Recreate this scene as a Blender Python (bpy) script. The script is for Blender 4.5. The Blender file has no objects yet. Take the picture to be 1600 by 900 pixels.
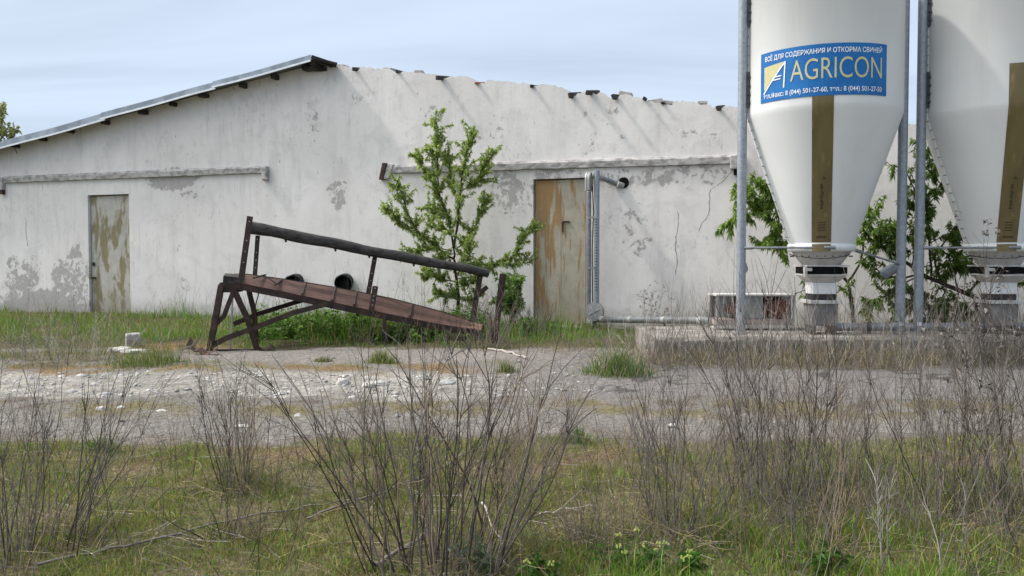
import bpy, bmesh, math, random
import numpy as np
from mathutils import Vector, Matrix, noise as mnoise

random.seed(11)
RNG = np.random.default_rng(7)
R = math.radians
SC = bpy.context.scene
COL = SC.collection

# ------------------------------------------------------------------ camera frame
CAM_Z, FPX, PITCH = 1.3, 1350.0, R(1.91)
CP, SP = math.cos(PITCH), math.sin(PITCH)
CAM = Vector((0, 0, CAM_Z))

def ray(px, py):
    x, y = (px - 800) / FPX, (450 - py) / FPX
    return Vector((x, CP + y * SP, -SP + y * CP))

def at(px, py, Y):
    d = ray(px, py)
    return CAM + d * (Y / d.y)

# ------------------------------------------------------------------ wall frame
WO = Vector((-8.17, 17.5, 0))
WU = Vector((0.9416, -0.3367, 0)).normalized()
WV = Vector((-WU.y, WU.x, 0))                       # into the building

def W(t, y, z):
    return WO + WU * t + WV * y + Vector((0, 0, z))

def wp(px, py, off=0.0):
    """(t, z) where the pixel's line of sight meets the wall plane moved `off` into the building"""
    d = ray(px, py)
    k = (WO + WV * off - CAM).dot(WV) / d.dot(WV)
    p = CAM + d * k
    return (p - WO).dot(WU), p.z

# ------------------------------------------------------------------ ground height
_gy = [-60, 0, 3.5, 5.6, 6.6, 9.4, 10.5, 12, 20, 60, 500]
_gz = [-.15, -.15, -.12, -.03, 0, .10, .14, .17, .2, .2, .2]

def vn(x, y, s, k=0.0):
    """cheap smooth noise, vectorised, about -1..1"""
    x = np.asarray(x, float) * s + k * 3.1
    y = np.asarray(y, float) * s + k * 1.7
    return (np.sin(x * 1.3 + 1.9 * np.sin(y * .9 + k)) + np.sin(y * 1.7 + 1.6 * np.sin(x * 1.1 - k))
            + .6 * np.sin((x + y) * 2.3 + 1.3 * np.sin(x * 2.1 - y * 1.3)) + .5 * np.sin((x - y) * 3.1 + k)) / 3.1

def zg(x, y):
    z = np.interp(y, _gy, _gz)
    z = z + .125 * np.clip((np.asarray(x) - 1.2) / .5, 0, 1) * np.exp(-((np.asarray(y) - 9.75) / .22) ** 2)       # soil banked up against the plinth
    rough = np.interp(y, [0, 5.8, 6.4, 10.6, 11.5, 40], [.03, .03, .008, .01, .03, .03])
    return z + rough * (vn(x, y, 1.6) + .5 * vn(x, y, 5.0, 2.0))

def zgf(x, y):
    return float(zg(x, y))

def gp(px, py):
    """point on the ground seen at a pixel"""
    d = ray(px, py)
    Y = 3.0
    for _ in range(400):
        p = CAM + d * (Y / d.y)
        if p.z <= zgf(p.x, p.y):
            break
        Y += .04
    return Vector((p.x, p.y, zgf(p.x, p.y)))

# ------------------------------------------------------------------ object helpers
def tag(o, label=None, cat=None, group=None, kind=None):
    if label: o['label'] = label
    if cat: o['category'] = cat
    if group: o['group'] = group
    if kind: o['kind'] = kind
    return o

def thing(name, loc, label, cat, group=None):
    o = bpy.data.objects.new(name, None)
    o.empty_display_size = .2
    COL.objects.link(o)
    o.location = loc
    o['origin'] = list(loc)
    return tag(o, label, cat, group)

class MB:
    def __init__(s):
        s.v, s.f, s.sm, s.mi = [], [], [], []
        s.mat_i = 0
    def add(s, verts, faces, smooth=False):
        b = len(s.v)
        s.v += [tuple(q) for q in verts]
        for f in faces:
            s.f.append([i + b for i in f]); s.sm.append(smooth); s.mi.append(s.mat_i)
        return s
    def box8(s, c):
        """eight corners: bottom loop 0-3, top loop 4-7"""
        return s.add(c, [(3, 2, 1, 0), (4, 5, 6, 7), (0, 1, 5, 4), (1, 2, 6, 5), (2, 3, 7, 6), (3, 0, 4, 7)])
    def box(s, c, size, M=None):
        hx, hy, hz = size[0] / 2, size[1] / 2, size[2] / 2
        q = [Vector(p) for p in ((-hx, -hy, -hz), (hx, -hy, -hz), (hx, hy, -hz), (-hx, hy, -hz),
                                 (-hx, -hy, hz), (hx, -hy, hz), (hx, hy, hz), (-hx, hy, hz))]
        if M is not None: q = [M @ p for p in q]
        return s.box8([p + Vector(c) for p in q])
    def bar(s, a, b, w, h, up=Vector((0, 0, 1))):
        a, b = Vector(a), Vector(b)
        d = (b - a).normalized()
        x = d.cross(up)
        if x.length < 1e-3: x = d.cross(Vector((0, 1, 0)))
        x.normalize(); y = x.cross(d)
        c = []
        for p in (a, b):
            c += [p - x * w / 2 - y * h / 2, p + x * w / 2 - y * h / 2, p + x * w / 2 + y * h / 2, p - x * w / 2 + y * h / 2]
        return s.box8(c)
    def tube(s, pts, rad, n=12, cap=True, smooth=True):
        pts = [Vector(p) for p in pts]
        if not hasattr(rad, '__len__'): rad = [rad] * len(pts)
        ref = None; rings = []
        for i, p in enumerate(pts):
            d = (pts[min(i + 1, len(pts) - 1)] - pts[max(i - 1, 0)]).normalized()
            if ref is None:
                ref = d.cross(Vector((0, 0, 1)))
                if ref.length < 1e-3: ref = Vector((1, 0, 0))
            x = (ref - d * ref.dot(d)).normalized(); ref = x; y = d.cross(x)
            rings.append([p + (x * math.cos(a) + y * math.sin(a)) * rad[i] for a in (2 * math.pi * k / n for k in range(n))])
        v = [q for r_ in rings for q in r_]
        f = []
        for i in range(len(pts) - 1):
            for k in range(n):
                k2 = (k + 1) % n
                f.append((i * n + k, i * n + k2, (i + 1) * n + k2, (i + 1) * n + k))
        s.add(v, f, smooth)
        if cap:
            b = len(pts) - 1
            s.add(rings[0], [list(range(n))[::-1]]); s.add(rings[b], [list(range(n))])
        return s
    def lathe(s, prof, c, n=64, a0=0, a1=2 * math.pi, smooth=True):
        """prof: (radius, z); around vertical axis through c"""
        full = abs(a1 - a0 - 2 * math.pi) < 1e-6
        m = n if full else n + 1
        v = [(c[0] + r_ * math.cos(a0 + (a1 - a0) * k / n), c[1] + r_ * math.sin(a0 + (a1 - a0) * k / n), c[2] + z) for (r_, z) in prof for k in range(m)]
        f = []
        for i in range(len(prof) - 1):
            for k in range(n):
                k2 = (k + 1) % m
                f.append((i * m + k, i * m + k2, (i + 1) * m + k2, (i + 1) * m + k))
        return s.add(v, f, smooth)
    def disc(s, c, axis, rad, n=24, th=.01, rim=True):
        c, axis = Vector(c), Vector(axis).normalized()
        return s.tube([c - axis * th / 2, c + axis * th / 2], rad, n)
    def prism(s, loop, depth):
        """closed planar loop pushed along the vector depth"""
        n = len(loop); loop = [Vector(p) for p in loop]
        s.add(loop + [p + depth for p in loop], [list(range(n))[::-1], list(range(n, 2 * n))] + [(i, (i + 1) % n, n + (i + 1) % n, n + i) for i in range(n)])
        return s
    def build(s, name, mats, parent=None, loc=None, bevel=0, tint=None, uv=None):
        root = parent
        while root is not None and root.parent is not None: root = root.parent
        off = Vector(root['origin']) if (root is not None and 'origin' in root) else Vector(loc or (0, 0, 0))
        me = bpy.data.meshes.new(name)
        me.from_pydata([tuple(Vector(q) - off) for q in s.v], [], s.f)
        me.polygons.foreach_set('use_smooth', s.sm)
        if not isinstance(mats, (list, tuple)): mats = [mats]
        for m in mats: me.materials.append(m)
        if len(mats) > 1: me.polygons.foreach_set('material_index', s.mi)
        if uv is not None:
            ul = me.uv_layers.new(name='UVMap')
            for li, l in enumerate(me.loops): ul.data[li].uv = uv(Vector(s.v[l.vertex_index]))
        me.validate(); 
        bm = bmesh.new(); bm.from_mesh(me); bmesh.ops.recalc_face_normals(bm, faces=bm.faces)
        bm.to_mesh(me); bm.free()
        me.update()
        o = bpy.data.objects.new(name, me)
        COL.objects.link(o)
        if parent is not None: o.parent = parent
        else:
            o.location = off; o['origin'] = list(off)
        if bevel:
            b = o.modifiers.new('bevel', 'BEVEL'); b.width = bevel; b.segments = 2; b.limit_method = 'ANGLE'; b.angle_limit = R(40)
        return o

def raw_mesh(name, V, F, mat, tint=None, parent=None, loc=(0, 0, 0), smooth=False):
    """big mesh from numpy arrays; F is (n,3) or (n,4) or a list of both; tint per vertex"""
    root = parent
    while root is not None and root.parent is not None: root = root.parent
    off = np.array(root['origin'] if (root is not None and 'origin' in root) else loc)
    Fs = F if isinstance(F, list) else [F]
    me = bpy.data.meshes.new(name)
    nl = sum(f.size for f in Fs); nf = sum(len(f) for f in Fs)
    me.vertices.add(len(V)); me.loops.add(nl); me.polygons.add(nf)
    me.vertices.foreach_set('co', (V - off).astype(np.float32).ravel())
    me.loops.foreach_set('vertex_index', np.concatenate([f.ravel() for f in Fs]).astype(np.int32))
    st, b = [], 0
    for f in Fs:
        st.append(b + np.arange(len(f)) * f.shape[1]); b += f.size
    me.polygons.foreach_set('loop_start', np.concatenate(st).astype(np.int32))
    if smooth: me.polygons.foreach_set('use_smooth', np.ones(nf, bool))
    if tint is not None:
        a = me.attributes.new('tint', 'FLOAT_COLOR', 'POINT')
        c = np.ones((len(V), 4), np.float32); c[:, :3] = tint
        a.data.foreach_set('color', c.ravel())
    me.materials.append(mat)
    me.update(calc_edges=True)
    o = bpy.data.objects.new(name, me); COL.objects.link(o)
    if parent is not None: o.parent = parent
    else:
        o.location = off; o['origin'] = [float(q) for q in off]
    return o

# ------------------------------------------------------------------ node helpers
class NT:
    def __init__(s, name):
        s.m = bpy.data.materials.new(name); s.m.use_nodes = True
        s.t = s.m.node_tree; s.t.nodes.clear()
        s.out = s.n('ShaderNodeOutputMaterial'); s.bsdf = s.n('ShaderNodeBsdfPrincipled')
        s.l(s.bsdf.outputs[0], s.out.inputs[0])
    def n(s, ty, **kw):
        q = s.t.nodes.new(ty)
        for k, v in kw.items(): setattr(q, k, v)
        return q
    def l(s, a, b): s.t.links.new(a, b)
    def put(s, sock, v):
        if hasattr(v, 'is_output'): s.l(v, sock)
        else:
            if hasattr(sock.default_value, '__len__') and not hasattr(v, '__len__'): v = [v] * len(sock.default_value)
            if hasattr(sock.default_value, '__len__') and len(sock.default_value) == 4 and len(v) == 3: v = list(v) + [1]
            sock.default_value = v
    def math(s, op, a, b=0.0, clamp=False):
        q = s.n('ShaderNodeMath', operation=op); q.use_clamp = clamp
        s.put(q.inputs[0], a); s.put(q.inputs[1], b)
        return q.outputs[0]
    def coord(s, kind='Object'):
        return s.n('ShaderNodeTexCoord').outputs[kind]
    def mapping(s, v, scale=(1, 1, 1), loc=(0, 0, 0)):
        q = s.n('ShaderNodeMapping'); s.l(v, q.inputs[0]); q.inputs['Scale'].default_value = scale; q.inputs['Location'].default_value = loc
        return q.outputs[0]
    def noise(s, v, scale, detail=6, rough=.6, dist=0.0):
        q = s.n('ShaderNodeTexNoise'); s.l(v, q.inputs['Vector'])
        q.inputs['Scale'].default_value = scale; q.inputs['Detail'].default_value = detail
        q.inputs['Roughness'].default_value = rough; q.inputs['Distortion'].default_value = dist
        return q.outputs['Fac']
    def voro(s, v, scale, feat='F1', out='Distance'):
        q = s.n('ShaderNodeTexVoronoi', feature=feat); s.l(v, q.inputs['Vector']); q.inputs['Scale'].default_value = scale
        return q.outputs[out]
    def ramp(s, f, a, b):
        q = s.n('ShaderNodeMapRange', interpolation_type='SMOOTHSTEP'); s.put(q.inputs[0], f)
        q.inputs[1].default_value = a; q.inputs[2].default_value = b
        return q.outputs[0]
    def mix(s, f, a, b, blend='MIX'):
        q = s.n('ShaderNodeMix', data_type='RGBA', blend_type=blend)
        s.put(q.inputs[0], f); s.put(q.inputs[6], a); s.put(q.inputs[7], b)
        return q.outputs[2]
    def bump(s, h, strength=.3, dist=.02):
        q = s.n('ShaderNodeBump'); q.inputs['Strength'].default_value = strength; q.inputs['Distance'].default_value = dist
        s.l(h, q.inputs['Height']); s.l(q.outputs[0], s.bsdf.inputs['Normal'])
    def fin(s, col=None, rough=None, metal=None, spec=None):
        if col is not None: s.put(s.bsdf.inputs['Base Color'], col)
        if rough is not None: s.put(s.bsdf.inputs['Roughness'], rough)
        if metal is not None: s.put(s.bsdf.inputs['Metallic'], metal)
        if spec is not None: s.put(s.bsdf.inputs['Specular IOR Level'], spec)
        return s.m

def simple(name, a, b, scale=8, rough=.7, metal=0, bump=.2, bscale=None, lo=.35, hi=.65, stretch=(1, 1, 1), spec=.5, dist=.01):
    t = NT(name); v = t.mapping(t.coord(), stretch)
    f = t.ramp(t.noise(v, scale, 8, .65), lo, hi)
    t.fin(t.mix(f, a, b), rough, metal, spec)
    if bump: t.bump(t.noise(v, bscale or scale * 4, 6), bump, dist)
    return t.m

def tinted(name, rough=.8, transl=0.0, spec=.2, fine=0):
    t = NT(name)
    a = t.n('ShaderNodeAttribute', attribute_name='tint')
    c = a.outputs['Color']
    if transl:
        d = t.n('ShaderNodeBsdfTranslucent'); t.l(c, d.inputs[0])
        mx = t.n('ShaderNodeMixShader'); mx.inputs[0].default_value = transl
        t.fin(c, rough, 0, spec)
        t.l(t.bsdf.outputs[0], mx.inputs[1]); t.l(d.outputs[0], mx.inputs[2]); t.l(mx.outputs[0], t.out.inputs[0])
    else:
        t.fin(c, rough, 0, spec)
    return t.m

# ---- plaster
def plaster_material():
    t = NT('whitewashed plaster')
    uv = t.n('ShaderNodeUVMap', uv_map='UVMap').outputs[0]
    sep = t.n('ShaderNodeSeparateXYZ'); t.l(uv, sep.inputs[0]); X, Z = sep.outputs[0], sep.outputs[1]
    n1 = t.noise(uv, .55, 5, .6, .3); n2 = t.noise(uv, 2.2, 8, .7, .4); n3 = t.noise(uv, 16, 6, .7)
    drip = t.noise(t.mapping(uv, (3.2, .45, 1)), 1.0, 7, .65)
    drip2 = t.noise(t.mapping(uv, (11, .9, 1), (3, 5, 0)), 1.0, 6, .7)
    base = t.mix(t.ramp(n1, .3, .7), (.70, .675, .655), (.79, .77, .75))
    base = t.mix(t.math('MULTIPLY', t.ramp(n2, .47, .68), .6), base, (.58, .56, .545))
    base = t.mix(t.math('MULTIPLY', t.ramp(drip, .48, .7), .5), base, (.56, .545, .53))
    base = t.mix(t.math('MULTIPLY', t.ramp(drip2, .55, .70), .33), base, (.45, .43, .42))
    base = t.mix(t.math('MULTIPLY', t.ramp(t.noise(t.mapping(uv, (1, 1, 1), (9, 2, 0)), .9, 4, .55), .52, .7), .25), base, (.76, .70, .67))
    sp2 = t.math('MULTIPLY', t.ramp(t.noise(t.mapping(uv, (1.6, 1, 1), (17, 5, 0)), 26.0, 5, .75), .56, .68), t.ramp(t.noise(t.mapping(uv, (1, 1, 1), (31, 2, 0)), 1.3, 5, .65), .40, .64))
    base = t.mix(t.math('MULTIPLY', sp2, .5), base, (.40, .375, .36))
    fl = t.math('MULTIPLY', t.ramp(t.noise(t.mapping(uv, (2.2, 1, 1), (7, 7, 0)), 7.0, 6, .75, .6), .57, .64), t.ramp(t.noise(t.mapping(uv, (1, 1, 1), (2, 11, 0)), .7, 4, .6), .42, .62))
    base = t.mix(t.math('MULTIPLY', fl, .55), base, (.33, .31, .305))
    def blob(px, py, rx, rz, amp):
        tx, tz = wp(px, py)
        dx = t.math('MULTIPLY', t.math('SUBTRACT', X, tx), 1 / rx)
        dz = t.math('MULTIPLY', t.math('SUBTRACT', Z, tz), 1 / rz)
        d2 = t.math('ADD', t.math('MULTIPLY', dx, dx), t.math('MULTIPLY', dz, dz))
        return t.math('MULTIPLY', t.math('SUBTRACT', 1.0, d2, True), amp)
    tot = None
    for b in ((75, 496, 1.25, .75, .62), (110, 440, .8, .85, .27), (35, 440, .8, .8, .27), (268, 280, .85, .30, .42), (300, 300, .5, .35, .18), (800, 300, .75, .65, .23),
              (1000, 276, 1.5, .30, .20), (990, 355, .9, .9, .15), (860, 268, .7, .22, .25), (745, 480, .8, .5, .2), (530, 300, .4, .5, .2), (700, 160, 1.2, .5, .10), (1080, 210, .8, .5, .12), (450, 240, .5, .4, .1), (1090, 270, .6, .35, .2), (120, 395, .3, .3, .25), (20, 470, .5, .4, .3), (280, 425, .35, .9, .15),
              (490, 190, .3, .7, .17), (565, 150, .5, .5, .13), (770, 190, .6, .8, .12), (940, 200, .8, .9, .12), (180, 500, 3.0, .16, .28), (600, 492, 4.0, .12, .22), (1050, 512, 3, .15, .2)):
        q = blob(*b)
        tot = q if tot is None else t.math('MAXIMUM', tot, q)
    pn = t.noise(uv, 3.3, 9, .72, .7)
    pn2 = t.noise(t.mapping(uv, (1, .8, 1), (4, 4, 0)), 9.5, 6, .7, .4)
    pm = t.math('ADD', t.math('ADD', t.math('MULTIPLY', pn, .75), t.math('MULTIPLY', pn2, .48)), tot)
    peel = t.ramp(pm, .805, .835)
    halo = t.ramp(pm, .70, .82)
    base = t.mix(t.math('MULTIPLY', halo, .3), base, (.60, .575, .56))
    grey = t.mix(t.ramp(n3, .3, .7), (.29, .275, .26), (.40, .385, .37))
    col = t.mix(t.math('MULTIPLY', peel, .8), base, grey)
    # small dents and holes
    sp = t.ramp(t.voro(t.mapping(uv, (1, .6, 1)), 2.1), .05, .02)
    spm = t.ramp(t.noise(t.mapping(uv, (1, 1, 1), (20, 0, 0)), 1.1, 3), .5, .6)
    col = t.mix(t.math('MULTIPLY', t.math('MULTIPLY', sp, spm), .7), col, (.2, .18, .17))
    # splash dirt along the foot of the wall
    low = t.math('MULTIPLY', t.ramp(t.math('ADD', Z, t.math('MULTIPLY', n2, -.7)), .25, -.1), .55)
    col = t.mix(low, col, (.33, .315, .285))
    t.fin(col, .93, 0, .15)
    h = t.math('ADD', t.math('MULTIPLY', n2, .5), t.math('ADD', t.math('MULTIPLY', n3, .22), t.math('MULTIPLY', peel, -.7)))
    t.bump(h, .4, .03)
    return t.m

M = {}
M['plaster'] = plaster_material()
M['crack'] = simple('crack in plaster', (.13, .12, .115), (.22, .21, .2), 8, .95, 0, 0)
M['concrete'] = simple('weathered concrete', (.29, .28, .265), (.44, .43, .41), 5, .92, 0, .5, 30, spec=.2)
M['ledge'] = simple('painted concrete ledge', (.25, .24, .232), (.47, .455, .44), 7, .9, 0, .5, 26, .38, .58, (1, 1, 2), .2)
M['pad'] = simple('silo pad concrete', (.17, .155, .142), (.34, .32, .295), 4, .93, 0, .7, 22, spec=.15, dist=.02)
M['asphalt_patch'] = simple('old asphalt', (.15, .145, .15), (.22, .215, .22), 6, .9)
M['brick'] = simple('red brick', (.25, .085, .05), (.36, .14, .09), 14, .9)
M['timber_dark'] = simple('black weathered timber', (.022, .020, .019), (.07, .063, .058), 5, .85, 0, .6, 20, .3, .7, (1, 1, 1), .25)
M['log'] = simple('grey weathered log', (.030, .029, .028), (.085, .08, .076), 3.5, .88, 0, .8, 12, .3, .7, (1, 7, 7), .2, .015)
M['rust_dark'] = simple('dark rusty steel', (.020, .014, .012), (.060, .032, .022), 9, .75, .15, .4, 40)
M['rust_red'] = simple('red brown rusted sheet', (.052, .024, .018), (.105, .052, .038), 5, .82, .1, .5, 30, .3, .7)
M['rust_end'] = simple('orange rust', (.17, .08, .05), (.27, .15, .10), 6, .85, .1, .4)
M['galv'] = simple('galvanised steel', (.17, .185, .205), (.29, .31, .335), 14, .42, .55, .08, 60, .3, .7)
M['galv_leg'] = simple('galvanised leg tube', (.25, .275, .32), (.35, .385, .43), 22, .5, .45, .08, 80, .3, .7)
M['galv_dull'] = simple('dull zinc', (.30, .295, .285), (.42, .41, .40), 9, .6, .35, .15)
M['steel_dark'] = simple('dark steel', (.05, .055, .065), (.10, .105, .115), 12, .55, .5, .1)
M['roof_edge'] = simple('zinc roof flashing', (.20, .235, .27), (.34, .385, .43), 3, .38, .7, .05, stretch=(1, 1, 1))
M['bright_edge'] = simple('bright zinc lip', (.62, .65, .67), (.78, .80, .80), 5, .35, .6, .03)
M['roof_under'] = simple('roof sheet', (.14, .15, .16), (.21, .225, .235), 3, .6, .3, .1)
M['black'] = simple('black rubber', (.010, .010, .011), (.026, .026, .027), 8, .7)
M['void'] = simple('dark opening', (.006, .006, .006), (.012, .012, .012), 8, .95, spec=.05)
M['vent_black'] = simple('blackened pipe', (.006, .007, .008), (.020, .022, .025), 9, .9, .0, .5, 18)
M['gear'] = simple('maroon gear paint', (.085, .022, .020), (.15, .05, .045), 10, .6, .1)
M['pale_metal'] = simple('pale grey painted metal', (.42, .41, .395), (.56, .55, .53), 6, .6, .1, .1)
M['pink_frame'] = simple('dusty primer frame', (.27, .22, .205), (.38, .32, .30), 9, .8, 0, .3)
M['clear_panel'] = simple('smeared grey panel', (.20, .225, .235), (.31, .335, .34), 6, .35, .1, .1)
M['white_tag'] = simple('white plastic tag', (.75, .75, .74), (.8, .8, .8), 10, .5)
M['box_grey'] = simple('grey outlet sheet', (.15, .15, .148), (.24, .238, .232), 6, .7, .2, .3)
M['stone_white'] = simple('pale limestone', (.38, .36, .33), (.56, .54, .505), 7, .95, 0, .6, 24)
M['block'] = simple('concrete block', (.30, .285, .27), (.46, .445, .425), 8, .95, 0, .8, 30)
M['rubble'] = tinted('broken rubble', .95, 0, .15)
M['leaf'] = tinted('leaves', .5, .5, .35)
M['blade'] = tinted('grass blades', .7, .30, .2)
M['stem'] = tinted('dry stems', .9, 0, .1)
M['flower'] = simple('yellow green flowers', (.33, .38, .08), (.46, .48, .16), 60, .7, 0, 0)
M['bark'] = simple('young bark', (.045, .035, .028), (.095, .078, .062), 20, .9, 0, .5, 40)

def silo_material():
    t = NT('white fibreglass')
    v = t.coord()
    streak = t.noise(t.mapping(v, (4, 4, .35)), 1.3, 6, .6)
    n = t.noise(v, 1.1, 4, .5)
    c = t.mix(t.ramp(n, .3, .7), (.69, .705, .70), (.75, .765, .76))
    c = t.mix(t.math('MULTIPLY', t.ramp(streak, .5, .8), .35), c, (.58, .575, .545))
    sc = t.ramp(t.noise(t.mapping(v, (1, 1, .6)), 5.5, 4, .6, 1.2), .70, .74)
    c = t.mix(t.math('MULTIPLY', sc, .25), c, (.45, .45, .44))
    t.fin(c, .42, 0, .4); t.bump(t.noise(v, 2.0, 3), .05, .02)
    return t.m
M['silo'] = silo_material()

def stripe_material():
    t = NT('amber level window'); v = t.coord()
    n = t.noise(t.mapping(v, (3, 3, .6)), 2.2, 6, .6)
    sep = t.n('ShaderNodeSeparateXYZ'); t.l(v, sep.inputs[0])
    c = t.mix(t.ramp(n, .3, .7), (.115, .094, .040), (.165, .132, .058))
    c = t.mix(t.ramp(t.noise(t.mapping(v, (5, 5, 1.5), (3, 3, 3)), 2, 4), .55, .75), c, (.24, .165, .075))
    t.fin(c, .35, 0, .45)
    return t.m
M['stripe'] = stripe_material()

def sticker_material():
    t = NT('blue printed vinyl'); v = t.coord()
    n = t.noise(v, 3, 6, .6)
    c = t.mix(t.ramp(n, .35, .7), (.006, .120, .37), (.010, .160, .45))
    c = t.mix(t.math('MULTIPLY', t.ramp(t.noise(t.mapping(v, (1, 1, 5)), 5, 5, .7, 1.5), .58, .72), .3), c, (.05, .26, .60))
    t.fin(c, .5, 0, .3)
    return t.m
M['sticker'] = sticker_material()
M['ink_white'] = simple('white print', (.72, .76, .80), (.80, .84, .86), 6, .55, 0, 0)
M['ink_gold'] = simple('sand print', (.50, .47, .25), (.58, .55, .32), 6, .55, 0, 0)
M['ink_brown'] = simple('faded brown print', (.05, .032, .012), (.09, .058, .022), 30, .6, 0, 0)

def door_material(name, cols, rustc, rustamt, green=None, topheavy=False):
    t = NT(name); uv = t.n('ShaderNodeUVMap', uv_map='UVMap').outputs[0]
    sep = t.n('ShaderNodeSeparateXYZ'); t.l(uv, sep.inputs[0])
    d1 = t.noise(t.mapping(uv, (5, .9, 1)), 1.4, 8, .65, .4)
    d2 = t.noise(t.mapping(uv, (14, .7, 1), (2, 3, 0)), 1.2, 6, .7)
    n = t.noise(uv, 5, 8, .7)
    c = t.mix(t.ramp(n, .3, .7), cols[0], cols[1])
    r = t.math('ADD', t.math('MULTIPLY', d1, .7), t.math('MULTIPLY', d2, .4))
    if topheavy:   # heavier at the hinge side
        r = t.math('ADD', r, t.math('MULTIPLY', t.ramp(sep.outputs[0], .75, .0), .12))
        r = t.math('ADD', r, t.math('MULTIPLY', t.ramp(sep.outputs[1], .6, 2.4), .05))
        r = t.math('SUBTRACT', r, .02)
    m = t.ramp(r, rustamt, rustamt + .09)
    c = t.mix(t.math('MULTIPLY', m, .85), c, rustc)
    if green:
        c = t.mix(t.math('MULTIPLY', t.ramp(t.noise(t.mapping(uv, (3, 1.0, 1), (8, 1, 0)), 1.7, 8, .6, .3), .47, .58), .8), c, green)
    c = t.mix(t.math('MULTIPLY', t.ramp(t.noise(t.mapping(uv, (9, 1.2, 1), (5, 9, 0)), 1.6, 7, .7), .62, .72), .6), c, tuple(q * .35 for q in rustc))
    # grime towards the foot where rain splashes
    c = t.mix(t.math('MULTIPLY', t.ramp(sep.outputs[1], .7, 0), .35), c, (.17, .13, .085))
    t.fin(c, .75, .05, .25); t.bump(t.math('ADD', n, m), .25, .008)
    return t.m
M['door_flaky'] = door_material('flaking ochre door paint', ((.40, .385, .34), (.50, .485, .45)), (.30, .22, .10), .60, (.20, .165, .065))
M['door_rusty'] = door_material('rust streaked door', ((.36, .33, .26), (.46, .43, .35)), (.32, .18, .065), .575, None, True)

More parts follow.
